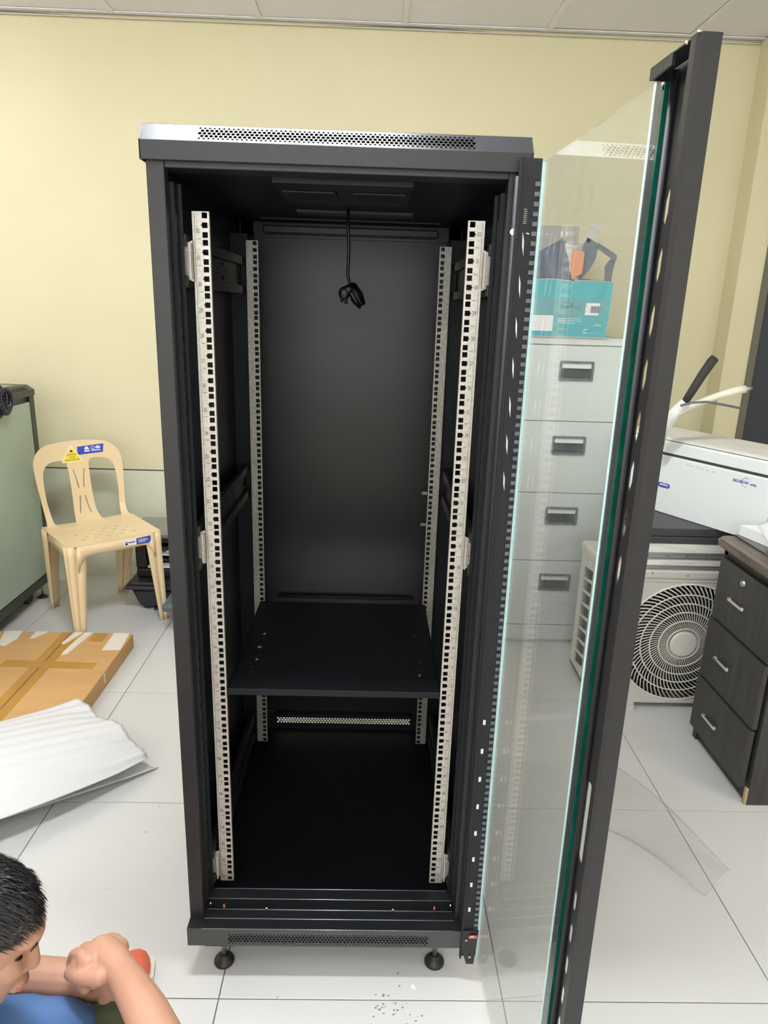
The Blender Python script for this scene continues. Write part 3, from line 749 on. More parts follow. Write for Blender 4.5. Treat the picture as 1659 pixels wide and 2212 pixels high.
MB().box(92, -216, 415, 132, -215.6, 417.4).box(92, -216, 409, 138, -215.6, 411.4).box(92, -216, 403, 124, -215.6, 405.4).build('lettering', 'white', st)

# ------------------------------------------------ behind the chair: case, printer, bin, keys
t = thing('storage_case', (-850, 1900, 0), 'black lidded plastic case on the floor under the printer', 'case')
q = MB()
def taper(q, x0, y0, x1, y1, z0, z1, inset, bev=0):
    vs = []
    for z, i in ((z0, inset), (z1, 0)):
        vs.append([q.bm.verts.new(p) for p in ((x0+i, y0+i, z), (x1-i, y0+i, z), (x1-i, y1-i, z), (x0+i, y1-i, z))])
    a, b = vs; fs = [q.bm.faces.new(a[::-1]), q.bm.faces.new(b)]+[q.bm.faces.new((a[k], a[(k+1) % 4], b[(k+1) % 4], b[k])) for k in range(4)]
    q._set(fs)
    if bev: bmesh.ops.bevel(q.bm, geom=list({e for f in fs for e in f.edges}), offset=bev, segments=2, affect='EDGES')
taper(q, -1058, 1790, -620, 2130, 4, 118, 34, 14)
q.build('case_body', 'crate', t)
q = MB().box(-1078, 1772, 118, -604, 2148, 138, bev=6); q.box(-1064, 1786, 136, -618, 2134, 152, bev=5)
q.build('case_lid', 'crate', t)
t = thing('printer', (-800, 1970, 153), 'black printer with grey lid standing on the plastic case', 'printer')
q = MB().box(-1042, 1850, 153, -640, 2090, 200, bev=10).box(-1042, 1850, 200, -990, 2090, 352, bev=8).box(-990, 1960, 200, -640, 2090, 352)
q.box(-1042, 1850, 330, -640, 2090, 356, bev=5).box(-985, 1875, 292, -645, 1960, 306, bev=2).box(-985, 1870, 232, -645, 1960, 244, bev=2)
q.build('printer_body', 'printer', t)
MB().prism([(1848, 356), (2095, 356), (2095, 376), (2000, 412), (1900, 396), (1848, 372)], (-1040, 0, 0), (0, 1, 0), (0, 0, 1), (400, 0, 0)).build('printer_lid', 'printlid', t)
MB().box(-985, 1842, 206, -700, 1905, 216, bev=3).build('output_tray', 'white', t)
MB().box(-960, 1866, 262, -800, 1950, 268).box(-900, 1868, 278, -760, 1940, 281, mtx=Matrix.Rotation(.0, 4, 'X')).build('crumpled_sheets', 'paper', t, kind='stuff')
t = thing('waste_bin', (-730, 1640, 0), 'blue-grey plastic bin half hidden behind the left edge of the rack', 'bin')
q = MB(); taper(q, -800, 1560, -600, 1760, 0, 130, 22, 10); q.build('bin_body', 'bin', t)
q = MB().box(-836, 1540, 112, -590, 1760, 150, bev=12); q.box(-800, 1570, 150, -620, 1750, 166, bev=6); q.build('bin_rim', 'bin', t)
t = thing('key_ring', (-965, 1845, 0), 'small black pouch with keys on the floor beside the case', 'keys')
MB().box(-960, 1815, 0, -890, 1870, 12, bev=3).build('pouch', 'rubber', t)
MB().tube([(-985+12*math.cos(a), 1836+12*math.sin(a), 2) for a in [2*PI*i/14 for i in range(14)]], 1.5, 6, closed=True).box(-1012, 1830, .5, -985, 1836, 3).box(-975, 1838, .5, -955, 1846, 3).build('keys', 'steel', t)

# ------------------------------------------------ flat cardboard carton and foam sleeve
t = thing('cardboard_carton', (-1300, 990, 0), 'large flat brown cardboard carton lying on the floor at left', 'carton')
q = MB().box(-1503, 560, 1, -929, 1432, 60, bev=2.5)
for v in q.bm.verts:
    if v.co.z > 50: v.co.z += 3*math.sin(v.co.x*.02)
q.build('carton_body', 'card', t)
MB().box(-1190.5, 560, 58, -1187, 1433, 63.6).build('flap_gap', 'slot', t)
MB().box(-1503, 562, 60, -1191, 1431, 63.2, bev=1.2).build('top_flap', 'card', t)
MB().box(-1187, 562, 60, -930, 1431, 63.6, bev=1.2).build('top_flap', 'card', t)
MB().box(-1226, 562, 63.3, -1191, 1431, 63.7).box(-1187, 562, 63.7, -1150, 1431, 64.1).build('packing_tape', 'tape', t, kind='stuff')
MB().prism([(0, 0), (360, -8), (362, 42), (4, 52)], (-1345, 1130, 63.9), (1, 0, 0), (0, 1, 0), (0, 0, .35)).build('cross_tape', 'tape', t)
MB().box(-1503, 756, 63.8, -1200, 800, 64.1).build('low_tape', 'tape', t)
MB().box(-1090, 1350, 63.7, -1030, 1430, 64).build('tape_patch', 'tape', t)
def torn(pts): 
    return MB().prism(pts, (0, 0, 64.1), (1, 0, 0), (0, 1, 0), (0, 0, .5))
for pts in ([(-1470, 1432), (-1395, 1434), (-1385, 1360), (-1405, 1290), (-1440, 1310), (-1452, 1360)],
            [(-1340, 1433), (-1284, 1433), (-1318, 1372), (-1336, 1362)],
            [(-1176, 1434), (-1140, 1434), (-1165, 1345), (-1178, 1318), (-1190, 1330)],
            [(-1132, 1434), (-1098, 1434), (-1128, 1240), (-1148, 1226), (-1152, 1262)],
            [(-1010, 1432), (-944, 1433), (-932, 1280), (-1004, 1276)]):
    torn(pts).build('torn_tape', 'masking', t)
MB().box(-929.6, 1090, 20, -928.6, 1102, 60).build('tape_end', 'masking', t)
# foam sleeve: quadratic patches through control points
def bez(P, u, v):
    def c(p, t): return (1-t)**2*p[0]+2*t*(1-t)*p[1]+t*t*p[2]
    return c([c([Vector(x) for x in row], v) for row in P], u)
def foam(P, nu, nv, amp, seed):
    rnd = random.Random(seed); ph = [rnd.random()*6 for _ in range(4)]
    def fn(u, v):
        p = bez(P, u, v)
        p.z += amp*math.sin(v*62+ph[0]+2*math.sin(u*3))*(.35+.65*math.sin(u*2+ph[1])**2)+3*math.sin(u*9+ph[2])*v*(1-v)
        if u > .86: p.z += 7*math.sin(v*13+ph[3])*(u-.86)/.14; p += Vector((6*math.sin(v*17), 6*math.cos(v*11), 0))*(u-.86)/.14
        p.z = max(p.z, 66 if (p.x < -925 and p.y > 555) else 3)
        return p
    return fn
t = thing('foam_sleeve', (-850, 560, 0), 'white foam packing sleeve lying across the corner of the cardboard carton', 'foam sleeve')
#  u runs along the sleeve (left, out of frame -> right end), v from far edge to near edge
top = [[(-1560, 400, 110), (-1480, 220, 190), (-1380, -60, 105)],
       [(-1180, 690, 88), (-1010, 500, 230), (-840, 250, 100)],
       [(-940, 872, 76), (-690, 660, 128), (-604, 598, 44)]]
MB().grid(foam(top, 60, 60, 3.6, 1), 60, 110).build('upper_sheet', 'foam', t, solid=1.6)
low = [[(-1480, 420, 72), (-1420, 300, 72), (-1340, 60, 70)],
       [(-1100, 640, 70), (-1000, 500, 66), (-900, 300, 60)],
       [(-860, 740, 20), (-690, 640, 8), (-578, 612, 8)]]
MB().grid(foam(low, 60, 60, 1.2, 5), 60, 40).build('lower_sheet', 'foam', t, solid=1.6)

# ------------------------------------------------ filing cabinet and what stands on it
FX0, FX1, FYF = 664, 1122, 1560
t = thing('filing_cabinet', (893, 1860, 0), 'light grey four-drawer steel filing cabinet seen through the glass door', 'cabinet')
MB().box(FX0, FYF+22, 12, FX1, FYF+600, 1342, bev=2).box(FX0, FYF+4, 12, FX0+2, FYF+24, 1342).box(FX1-2, FYF+4, 12, FX1, FYF+24, 1342).box(FX0+6, FYF+12, 0, FX1-6, FYF+590, 14).build('cabinet_body', 'metalgrey', t)
MB().box(FX0+4, FYF, 14, FX1-4, FYF+6, 84, bev=1).build('plinth', 'metalgrey', t)
MB().box(FX0+2, FYF-1, 1314, FX1-2, FYF+6, 1342, bev=1).build('top_rail', 'metalgrey', t)
for k in range(4):
    z0 = 88+k*306.5; z1 = z0+303; cx = 893; hz = z1-100
    hx0, hx1, h0, h1 = cx-67, cx+67, hz-35, hz+37
    d = MB().plate(rect(FX0+3, z0, FX1-3, z1), [rect(hx0, h0, hx1, h1)], 12, (0, FYF+6, 0), (1, 0, 0), (0, 0, 1)).build('drawer', 'metalgrey', t)
    MB().plate(rrect(hx0-3, h0-3, hx1+3, h1+3, 5), [rect(hx0+6, h0+6, hx1-6, h1-6)], 8, (0, FYF-3, 0), (1, 0, 0), (0, 0, 1)).build('handle_frame', 'handlegrey', d)
    MB().box(hx0+5, FYF+14, h0+5, hx1-5, FYF+16, h1-20).box(hx0+5, FYF+2, h0+5, hx1-5, FYF+16, h0+9).build('handle_recess', 'recess', d)
    MB().box(hx0+6, FYF-1, h1-26, hx1-6, FYF+1, h1-6).build('label_card', 'paper', d)
# printed carton
t = thing('teal_carton', (850, 1700, 1343), 'open teal carton with barcode label on top of the filing cabinet', 'carton')
q = MB()
prof_ = [(0, 0), (0, 213), (70, 217), (150, 213), (152, 210), (240, 214), (318, 212), (318, 0)]
BX = 686
def face(y, th): return MB().prism([(0, 0), (0, 213), (70, 217), (148, 213), (156, 206), (166, 213), (240, 215), (318, 211), (308, 0)], (BX, y, 1345), (1, 0, 0), (0, 0, 1), (0, th, 0))
f_1 = face(1556, 4).build('front_panel', 'teal', t)
face(1830, 4).build('rear_panel', 'teal', t)
MB().box(BX, 1560, 1345, BX+4, 1830, 1556).prism([(0, 0), (3, 0), (13, 211), (10, 211)], (BX+306, 1560, 1345), (1, 0, 0), (0, 0, 1), (0, 270, 0)).build('side_panel', 'teal', t)
MB().box(BX+2, 1560, 1344, BX+306, 1830, 1347).build('carton_base', 'teal', t)
MB().tube([(BX, 1557, 1558), (BX+70, 1557, 1562), (BX+148, 1557, 1558), (BX+156, 1557, 1551), (BX+166, 1557, 1558), (BX+240, 1557, 1560), (BX+318, 1557, 1556)], 2, 6).build('torn_rim', 'carton_edge', t)
y_ = 1555.4
lb = MB().prism([(0, 0), (55, 0), (58, 46), (4, 46)], (BX+215, y_, 1430), (1, 0, 0), (0, 0, 1), (0, -.5, 0)).build('barcode_label', 'white', f_1)
q = MB(); x = BX+237
for k in range(15):
    w = random.choice((.7, 1.2, 1.8)); q.box(x, y_-.9, 1439, x+w, y_-.6, 1465); x += w+random.choice((.8, 1.1))
q.build('barcode', 'ink', f_1)
MB().box(BX+5, y_-.5, 1365, BX+92, y_, 1425).build('white_label', 'white', f_1)
q = MB()
for k in range(6):
    for x0_ in (12, 34, 58): q.box(BX+x0_, y_-.8, 1372+k*8.5, BX+x0_+16, y_-.6, 1373+k*8.5)
q.build('label_lines', 'carton_edge', f_1)
q = MB()
for k, s_ in enumerate(('Engineered for High-Speed Printing', 'Engineered for High-Volume Printing', 'Excellent Image Retention')):
    q.mesh(text_mesh(s_, 6.2, 'LEFT', ext=.1, weight=.1), frame((BX+113, y_-.5, 1415-k*8.6), (1, 0, 0), (0, 0, 1)))
q.mesh(text_mesh('april*', 8, 'LEFT', shear=.3, ext=.1, weight=.15), frame((BX+216, y_-.5, 1374), (1, 0, 0), (0, 0, 1)))
q.box(BX+257, y_-.7, 1387, BX+257.7, y_-.4, 1410).box(BX+260, y_-.7, 1394, BX+284, y_-.4, 1396).box(BX+260, y_-.7, 1389, BX+288, y_-.4, 1390.5)
q.box(BX+216, y_-.7, 1360, BX+232, y_-.4, 1363).box(BX+236, y_-.7, 1361, BX+290, y_-.4, 1361.8)
q.build('printed_text', 'white', f_1)
q = MB().mesh(text_mesh('70', 12, 'LEFT', ext=.1, weight=.2), frame((BX+220, y_-.5, 1399), (1, 0, 0), (0, 0, 1)))
q.mesh(text_mesh('gsm', 5, 'LEFT', ext=.1), frame((BX+236, y_-.5, 1396), (1, 0, 0), (0, 0, 1)))
q.mesh(text_mesh('80+', 7, 'LEFT', ext=.1), frame((BX+262, y_-.5, 1402), (1, 0, 0), (0, 0, 1)))
q.mesh(text_mesh('www.paperone.com', 5.5, 'LEFT', ext=.1), frame((BX+102, y_-.5, 1369), (1, 0, 0), (0, 0, 1)))
q.build('printed_figures', 'orange', f_1)
MB().plate(rect(BX+2, 1420, BX+300, 1492), [], .2, (0, y_-.25, 0), (1, 0, 0), (0, 0, 1)).build('clear_tape', 'film', f_1)
q = MB()      # pen scribble
q.tube([(BX+140+26*math.cos(a)*(1-a*.03), y_-.8, 1466+11*math.sin(a)*(1-a*.04)) for a in [i*.5 for i in range(26)]], .5, 4)
q.tube([(BX+150+i*3, y_-.8, 1458+6*math.sin(i*1.7)) for i in range(18)], .4, 4).build('pen_scribble', 'dkblue', f_1)
q = MB(); q.tube([(BX+214, y_-1, 1438), (BX+232, y_-1, 1452), (BX+224, y_-1, 1464), (BX+218, y_-1, 1462)], .5, 4).build('pen_mark', 'ink', f_1)
t = thing('blue_plastic_sheet', (760, 1690, 1350), 'crumpled blue-grey plastic sheet standing in the teal carton', 'plastic sheet')
def cr(P, n=14, a=7, seed=1):
    rnd = random.Random(seed); k = [rnd.random()*6 for _ in range(4)]
    def fn(u, v):
        A, B, C_, D_ = [Vector(p) for p in P]
        p = (A*(1-u)+B*u)*(1-v)+(D_*(1-u)+C_*u)*v
        return p+Vector((0, a*math.sin(u*11+k[0]+v*3)+a*.6*math.sin(v*13+u*7+k[1]), 0))
    return fn
MB().grid(cr([(690, 1575, 1350), (846, 1580, 1350), (800, 1600, 1716), (694, 1600, 1656)]), 14, 14).build('sheet', 'bluegrey', t, solid=1)
MB().grid(cr([(800, 1600, 1560), (846, 1590, 1552), (812, 1604, 1712), (794, 1604, 1700)], seed=3), 6, 8).build('folded_edge', 'bluegrey', t, solid=1)
t = thing('plastic_bag', (865, 1640, 1350), 'cloudy plastic bag with an orange card inside, in the teal carton', 'bag')
q = MB().grid(lambda u, v: Vector((792+u*92-(1-v)*(-55+u*60)*.9, 1612+16*math.sin(u*PI)*-1+5*math.sin(v*14+u*5), 1552+v*142+4*math.sin(u*9))), 14, 14)
q.build('bag_skin', 'bag', t, solid=1)
MB().prism([(22, 0), (34, 10), (60, 24), (62, 60), (62, 106), (14, 112), (8, 70)], (828-4, 1592, 1562), (1, 0, 0), (0, 0, 1), (0, -2, 0)).build('orange_card', 'orange', t)
t = thing('grey_plastic_frame', (940, 1640, 1350), 'broken grey plastic frame leaning out of the teal carton at right', 'frame')
MB().prism([(0, -40), (-14, 0), (30, 60), (26, 120), (44, 166), (70, 154), (84, 148), (90, 120), (84, 84), (64, 44), (42, 20), (20, -40)], (852, 1606, 1556), (1, 0, 0), (0, 0, 1), (0, 5, 0)).build('frame_panel', 'greyframe', t)
MB().prism([(84, 130), (90, 148), (150, 116), (168, 104), (168, 84), (160, 78), (142, 96)], (852, 1606, 1556), (1, 0, 0), (0, 0, 1), (0, 5, 0)).build('frame_arm', 'greyframe', t)
MB().prism([(142, 86), (154, 92), (166, 80), (160, 40), (158, -60), (128, -60), (132, 20), (128, 62)], (852, 1612, 1556), (1, 0, 0), (0, 0, 1), (0, 5, 0)).build('frame_arm', 'greyframe', t)
MB().prism([(30, 0), (40, 14), (128, 8), (150, 0), (150, -40), (30, -40)], (852, 1618, 1556), (1, 0, 0), (0, 0, 1), (0, 5, 0)).build('frame_arm', 'greyframe', t)
MB().prism([(0, 0), (26, -14), (50, 20), (70, 62), (46, 52), (26, 48)], (878, 1606, 1716), (1, 0, 0), (0, 0, 1), (0, 2, 0)).build('clear_flap', 'bag', t)
t = thing('grey_carton', (760, 1960, 1343), 'plain grey carton at the back of the filing cabinet top', 'carton')
MB().box(670, 1860, 1343, 930, 2130, 1790, bev=2).build('carton_body', 'greybox', t)
t = thing('flat_board', (860, 1650, 1342), 'thin pinkish board under the teal carton', 'board')
MB().box(690, 1550, 1342, 1008, 1840, 1345).build('board', 'carton_edge', t)

# ------------------------------------------------ outdoor air conditioner unit
AX0, AX1, AY0, AY1 = 932, 1760, 1030, 1345
t = thing('outdoor_air_conditioner', (1340, 1190, 0), 'cream outdoor air conditioner unit with round fan grille on the floor', 'air conditioner')
fcx, fcz, fr_ = 1244, 270, 236
hole = [(fcx+fr_*math.cos(2*PI*i/48), fcz+fr_*math.sin(2*PI*i/48)) for i in range(48)]
MB().plate(rect(AX0+14, 32, AX1, 532), [hole], 3, (0, AY0+2, 0), (1, 0, 0), (0, 0, 1)).build('front_panel', 'acwhite', t)
# left side: corner column and open grid
sh = []
for k in range(8):
    z = 66+k*53
    sh += [[(AY0+60, z+14), (AY0+140, z-6), (AY0+140, z+28), (AY0+132, z+38), (AY0+60, z+48)]]
    sh += [[(AY0+156, z-2), (AY0+262, z-22), (AY0+262, z+16), (AY0+252, z+26), (AY0+156, z+38)]]
sh = [[(a, b+10) for a, b in h] for h in sh]
MB().plate(rect(AY0+8, 28, AY1-6, 520), sh, 6, (AX0+3, 0, 0), (0, 1, 0), (0, 0, 1)).build('side_grid', 'acwhite', t)
MB().lathe((AX0+14, AY0+14, 30), [(14, 0), (14, 500)], 16).lathe((AX0+18, AY1-18, 30), [(16, 0), (16, 500)], 16).build('corner_post', 'acwhite', t, kind='stuff')
MB().prism(rrect(0, 0, 130, 34, 12), (AX0-3, AY1-150, 494), (0, 1, 0), (0, 0, 1), (6, 0, 0)).build('grip_cover', 'acwhite', t)
q = MB()
for k in range(46): q.box(AX0+26, AY0+60+k*5.2, 40, AX0+44, AY0+61+k*5.2, 520)
q.box(AX0+44, AY0+40, 40, AX0+60, AY1-20, 520).build('condenser_fins', 'acdark', t, kind='stuff')
MB().box(AX0, AY0+60, 22, AX1, AY1, 32).box(AX0+60, AY1-12, 30, AX1, AY1, 520).box(AX1-12, AY0+6, 30, AX1, AY1, 520).box(AX0+70, AY0+150, 30, AX1-20, AY0+160, 520).build('inner_casing', 'acdark', t)
q = MB().box(AX0-6, AY0-6, 520, AX1+4, AY1+6, 562, bev=12).box(AX0-2, AY0-2, 512, AX1, AY1+2, 522, bev=3); q.build('top_cover', 'acwhite', t)
MB().box(AX0+8, AY0-3, 20, AX1, AY0+14, 36, bev=2).build('bottom_edge', 'acwhite', t)
for x in (AX0+120, AX1-150):
    MB().prism(rrect(0, 0, 40, 360, 12), (x, AY0-28, 0), (1, 0, 0), (0, 1, 0), (0, 0, 12)).box(x+4, AY0-14, 10, x+36, AY0+320, 24).build('foot_rail', 'acwhite', t)
# fan grille: rings and curved vanes
g = MB()
for r in (60, 92, 126, 160, 194, 234):
    g.tube([(fcx+r*math.cos(2*PI*i/56), AY0-6+(r/234)**2*6, fcz+r*math.sin(2*PI*i/56)) for i in range(56)], 2.6 if r < 230 else 3.6, 6, closed=True)
g.lathe((fcx, AY0-4, fcz), [(50, 3), (50, -4), (46, -7)], 32, 'y')
gr = g.build('fan_grille', 'acgrille', t)
q = MB()
NV = 76
for i in range(NV):
    a0 = 2*PI*i/NV
    pts = []
    for k in range(8):
        r = 48+k*(232-48)/7; a = a0+.62*((r-48)/184)**1.25
        pts.append((fcx+r*math.cos(a), AY0-4+(r/234)**2*6, fcz+r*math.sin(a)))
    q.tube(pts, [1.5+1.3*k/7 for k in range(8)], 4)
q.build('grille_vane', 'acgrille', gr, kind='stuff')
q = MB().lathe((fcx, AY0+70, fcz), [(52, 20), (52, -10), (20, -22)], 20, 'y')
for k in range(3):
    a = 2*PI*k/3+.4
    q.grid(lambda u, v: Vector((fcx+(50+u*170)*math.cos(a+v*1.2-u*.3), AY0+60+v*34, fcz+(50+u*170)*math.sin(a+v*1.2-u*.3))), 6, 8)
q.build('fan_blades', 'acdark', t, solid=2)
for x, z in ((1090, 548), (1220, 540)): MB().lathe((x, AY0-6, z), [(3, 0), (2.4, -1.5)], 8, 'y').build('screw', 'slot', t)
# boards and aluminium strip stacked on it
def plank(name, z0, z1, y0, m, label, grooves=()):
    q = MB().box(1010, y0, z0, 1740, y0+90, z1, bev=2)
    for g_ in grooves: q.box(1010, y0-1.2, g_, 1740, y0+4, g_+1.6)
    return tag(q.build(name, m), label, 'board' if 'board' in name else 'strip')
plank('white_board', 563, 578, 1026, 'alu', 'grey-white board lowest on the outdoor air conditioner', ())
plank('white_board', 579, 602, 1020, 'plank', 'scuffed white board just below the aluminium strip')
o = plank('aluminium_strip', 603, 628, 1018, 'alu', 'punched aluminium strip between two scuffed white boards')
q = MB().box(1010, 1016, 610, 1740, 1019, 612).box(1010, 1016, 621, 1740, 1019, 622.5); q.build('strip_groove', 'steel', o)
q = MB()
for k in range(6): q.box(1060+k*70, 1016.6, 615, 1066+k*70, 1018.4, 617)
q.build('punched_slot', 'slot', o, kind='stuff')
plank('white_board', 629, 664, 1014, 'plank', 'thick scuffed white board topmost, under the black device cases')
for k, (z0, z1, lb) in enumerate(((665, 690, 'lower of the two thin black device cases under the white indoor unit'), (692, 722, 'upper of the two thin black device cases under the white indoor unit'))):
    q = MB().box(1040+k*4, 1010, z0, 1500, 1290, z1, bev=2.5)
    tag(q.build('device_case', 'slab'), lb, 'device', 'black device cases')

# ------------------------------------------------ indoor air conditioner unit, upside down
A0 = Vector((1155, 1240, 724)); dv = Vector((.48, -.877, 0)).normalized(); nv = Vector((dv.y, -dv.x, 0))   # nv points to the viewer side
if nv.x > 0: nv = -nv
t = thing('indoor_air_conditioner', A0, 'long white indoor air conditioner unit lying upside down on the black cases', 'air conditioner')
def ip(s, n, z): return A0+dv*s+nv*n+Vector((0, 0, z))
S0, S1 = -200, 440
MB().prism([(0, 0), (0, 210), (-3, 215), (-200, 215), (-200, 0)], ip(S0, 0, 0), nv, (0, 0, 1), dv*(S1-S0)).build('front_panel', 'indoor', t)
MB().prism([(-7, 215), (-7, 226), (-200, 226), (-200, 215)], ip(S0+2, 0, 0), nv, (0, 0, 1), dv*(S1-S0-4)).build('panel_gap', 'slot', t)
MB().prism([(-1, 226), (-1, 262), (-4, 270), (-200, 270), (-200, 226)], ip(S0, 0, 0), nv, (0, 0, 1), dv*(S1-S0)).build('louvre_panel', 'indoor', t)
q = MB().prism([(-8, 270), (-8, 273), (-210, 273), (-210, 270)], ip(S0+2, 0, 0), nv, (0, 0, 1), dv*(S1-S0-4)); q.build('back_gap', 'slot', t)
MB().prism([(-2, 273), (-4, 280), (-14, 283), (-190, 290), (-215, 280), (-215, 200), (-205, 0), (-200, 0), (-200, 273)], ip(S0, 0, 0), nv, (0, 0, 1), dv*(S1-S0)).build('back_casing', 'indoortop', t)
fm = frame((0, 0, 0), -dv, (0, 0, -1))
def iface(s, z, n=.6):
    p = ip(s, n, z); m_ = frame(p, -dv, (0, 0, -1)); return m_
lg = MB().plate(rrect(-27, -9, 27, 9, 9, 6), [], .6, (0, 0, 0), (1, 0, 0), (0, 1, 0))
for v in lg.bm.verts: v.co = iface(28, 103) @ v.co
lg = lg.build('logo_badge', 'blue', t)
MB().mesh(text_mesh('koppel', 13.5, ext=.1, weight=.35), iface(28, 104, 1.1)).build('lettering', 'white', lg)
q = MB().mesh(text_mesh('INVERTER', 13, 'RIGHT', shear=.25, ext=.1, weight=.25), iface(298, 186, .7)).mesh(text_mesh('Super', 10, 'LEFT', shear=.25, ext=.1, weight=.25), iface(384, 182, .7))
q.tube([ip(345+16*math.cos(a), .8, 186+15*math.sin(a)) for a in [.9+i*.2 for i in range(22)]], .6, 4)
q.build('lettering', 'blue', t)
q = MB()
for s0_ in (110, 128, 150, 168, 190, 215): q.plate(rect(0, 0, 12, 5), [], .2, ip(s0_, .5, 203-.05*s0_), dv, (0, 0, 1))
q.build('scuff_mark', 'acwhite', t, kind='stuff')
# refrigerant pipes
P_ = lambda x, z, y=1100: (x, y, z)
t = thing('wrapped_pipe_bundle', (1115, 1180, 1000), 'white taped pipe bundle with black, white and thin grey pipes behind the indoor unit', 'pipes')
WLOC[t.name] = Vector((1115, 1180, 1000))
MB().tube([P_(1110, 990, 1170), P_(1106, 1050, 1150), P_(1112, 1085, 1120), P_(1132, 1128, 1105), P_(1150, 1150, 1100)], [19, 20, 22, 19, 17], 14).build('tape_wrap', 'wrap', t)
MB().tube([P_(1146, 1146), P_(1168, 1190), P_(1192, 1240), P_(1220, 1292), P_(1229, 1304)], [12, 14, 15, 16, 15], 12).build('black_pipe', 'pipeblk', t)
MB().tube([P_(1132, 1108), P_(1180, 1142), P_(1260, 1176), P_(1322, 1196), P_(1352, 1202)], [10, 12, 13, 14, 13], 12).build('white_pipe', 'pipewht', t)
MB().tube([P_(1350, 1202), P_(1374, 1206)], [6, 6], 10).build('pipe_end', 'steel', t)
MB().tube([P_(1124, 1142, 1075), P_(1160, 1154, 1072), P_(1210, 1158, 1070), P_(1270, 1150, 1070), P_(1340, 1138, 1070)], 4, 8).build('thin_pipe', 'greyframe', t)

# ------------------------------------------------ desk with three drawers
t = thing('desk', (1600, 700, 0), 'dark wood-effect desk with three drawers at the right edge', 'desk')
DX, DY0, DY1 = 1243, 486, 844
q = MB().box(DX, DY0, 60, 1700, DY1, 722).box(DX+8, DY0+4, 0, 1700, DY1-6, 62)
q.build('drawer_carcass', 'desk', t)
MB().box(DX+2, DY0-4, 0, 1700, DY0, 724).build('end_panel', 'desk', t)
MB().box(DX-2, DY1-20, 0, DX+30, DY1+4, 724).build('rear_stile', 'desk', t)
MB().box(DX-2, DY0+2, 690, DX+4, DY1-2, 722).build('top_stretcher', 'desk', t)
MB().box(DX-5, DY0-3.5, 0, DX+6, DY0+10, 58, bev=2).build('chipped_corner', 'chip', t)
for k, (z0, z1) in enumerate(((58, 252), (258, 468), (474, 684))):
    pull = (26, 14, 0)[k]; pull = (10, 6, 0)[k]
    d = MB().box(DX-16-pull, DY0+4, z0, DX-pull, DY1-8, z1, bev=1.2).build('drawer', 'desk', t)
    hy = (702, 700, 690)[k]; hz = (149, 364, 576)[k]; X_ = DX-16-pull
    h = MB().box(X_-14, hy-44, hz-5, X_-9, hy+44, hz+5, bev=2).box(X_-10, hy-44, hz-6, X_, hy-32, hz+6, bev=2).box(X_-10, hy+32, hz-6, X_, hy+44, hz+6, bev=2)
    h.build('handle', 'chrome', d)
    if k == 2: MB().lathe((X_, 680, 650), [(12, 0), (12, -4), (8, -6), (8, -8)], 18, 'x').build('lock', 'steel', d)
for z in (50, 95, 300): MB().lathe((DX+22, DY0-4, z), [(4, 0), (3, -1.2)], 10, 'y').build('screw', 'slot', t)
tp = MB().prism(rrect(1196, 430, 2100, 852, 48, 8), (0, 0, 726), (1, 0, 0), (0, 1, 0), (0, 0, 26))
bmesh.ops.bevel(tp.bm, geom=[e for e in tp.bm.edges if abs(e.verts[0].co.z-e.verts[1].co.z) < 1], offset=7, segments=2, affect='EDGES')
tp.build('desk_top', 'desktop', t)
gs = MB().box(1262, 440, 752.2, 2100, 846, 757, bev=1).build('glass_top', 'smoke', t)
def paper(name, pts, z, label, m='paper', curl=0):
    q = MB()
    A, B, C_, D_ = [Vector((p[0], p[1], z)) for p in pts]
    q.grid(lambda u, v: ((A*(1-u)+B*u)*(1-v)+(D_*(1-u)+C_*u)*v)+Vector((0, 0, curl*math.sin(u*PI)*v)), 8, 8)
    return tag(q.build(name, m, solid=.6), label, 'paper')
paper('paper_sheet', [(1330, 560), (1560, 500), (1610, 690), (1380, 750)], 758.5, 'flat white paper on the desk glass near the drawers')
t = MB().box(1296, 630, 757.4, 1560, 838, 792, bev=1).build('paper_stack', 'paper')
for v in t.data.vertices: v.co.x += (v.co.y-.745)*-.25
tag(t, 'stack of white paper at the far end of the desk', 'paper stack')
paper('paper_sheet', [(1262, 655), (1420, 595), (1500, 780), (1330, 842)], 794, 'topmost curled white sheet on the paper stack on the desk', curl=30)

# ------------------------------------------------ clear plastic film on the floor
t = thing('plastic_film', (930, 380, 0), 'crumpled clear plastic film lying on the white floor at right', 'plastic film')
def film(u, v):
    A, B, C_, D_ = Vector((905, 655, 0)), Vector((770, 372, 0)), Vector((948, 116, 0)), Vector((1052, 205, 0))
    E_ = Vector((968, 632, 0))
    p = (A*(1-u)+B*u)*(1-v)+(D_*(1-u)+C_*u)*v
    p += Vector((14*math.sin(u*PI)*math.sin(v*3), 0, 0))
    h = 3+14*abs(math.sin(v*4+u*2))*u*(1-u)*4+26*(abs(u-.5)*2)**6*math.sin(v*PI)+14*v**6
    return p+Vector((0, 0, h))
MB().grid(film, 20, 30).build('film', 'film', t)
MB().tube([film(1, i/24)+Vector((0, 0, -1)) for i in range(25)], [1.6+2.2*math.sin(PI*i/24) for i in range(25)], 6).tube([film(0, i/24) for i in range(25)], [1.2+2*math.sin(PI*i/24) for i in range(25)], 6).tube([film(i/8, 1) for i in range(9)], 1.4, 6).build('curled_edge', 'filmrim', t)
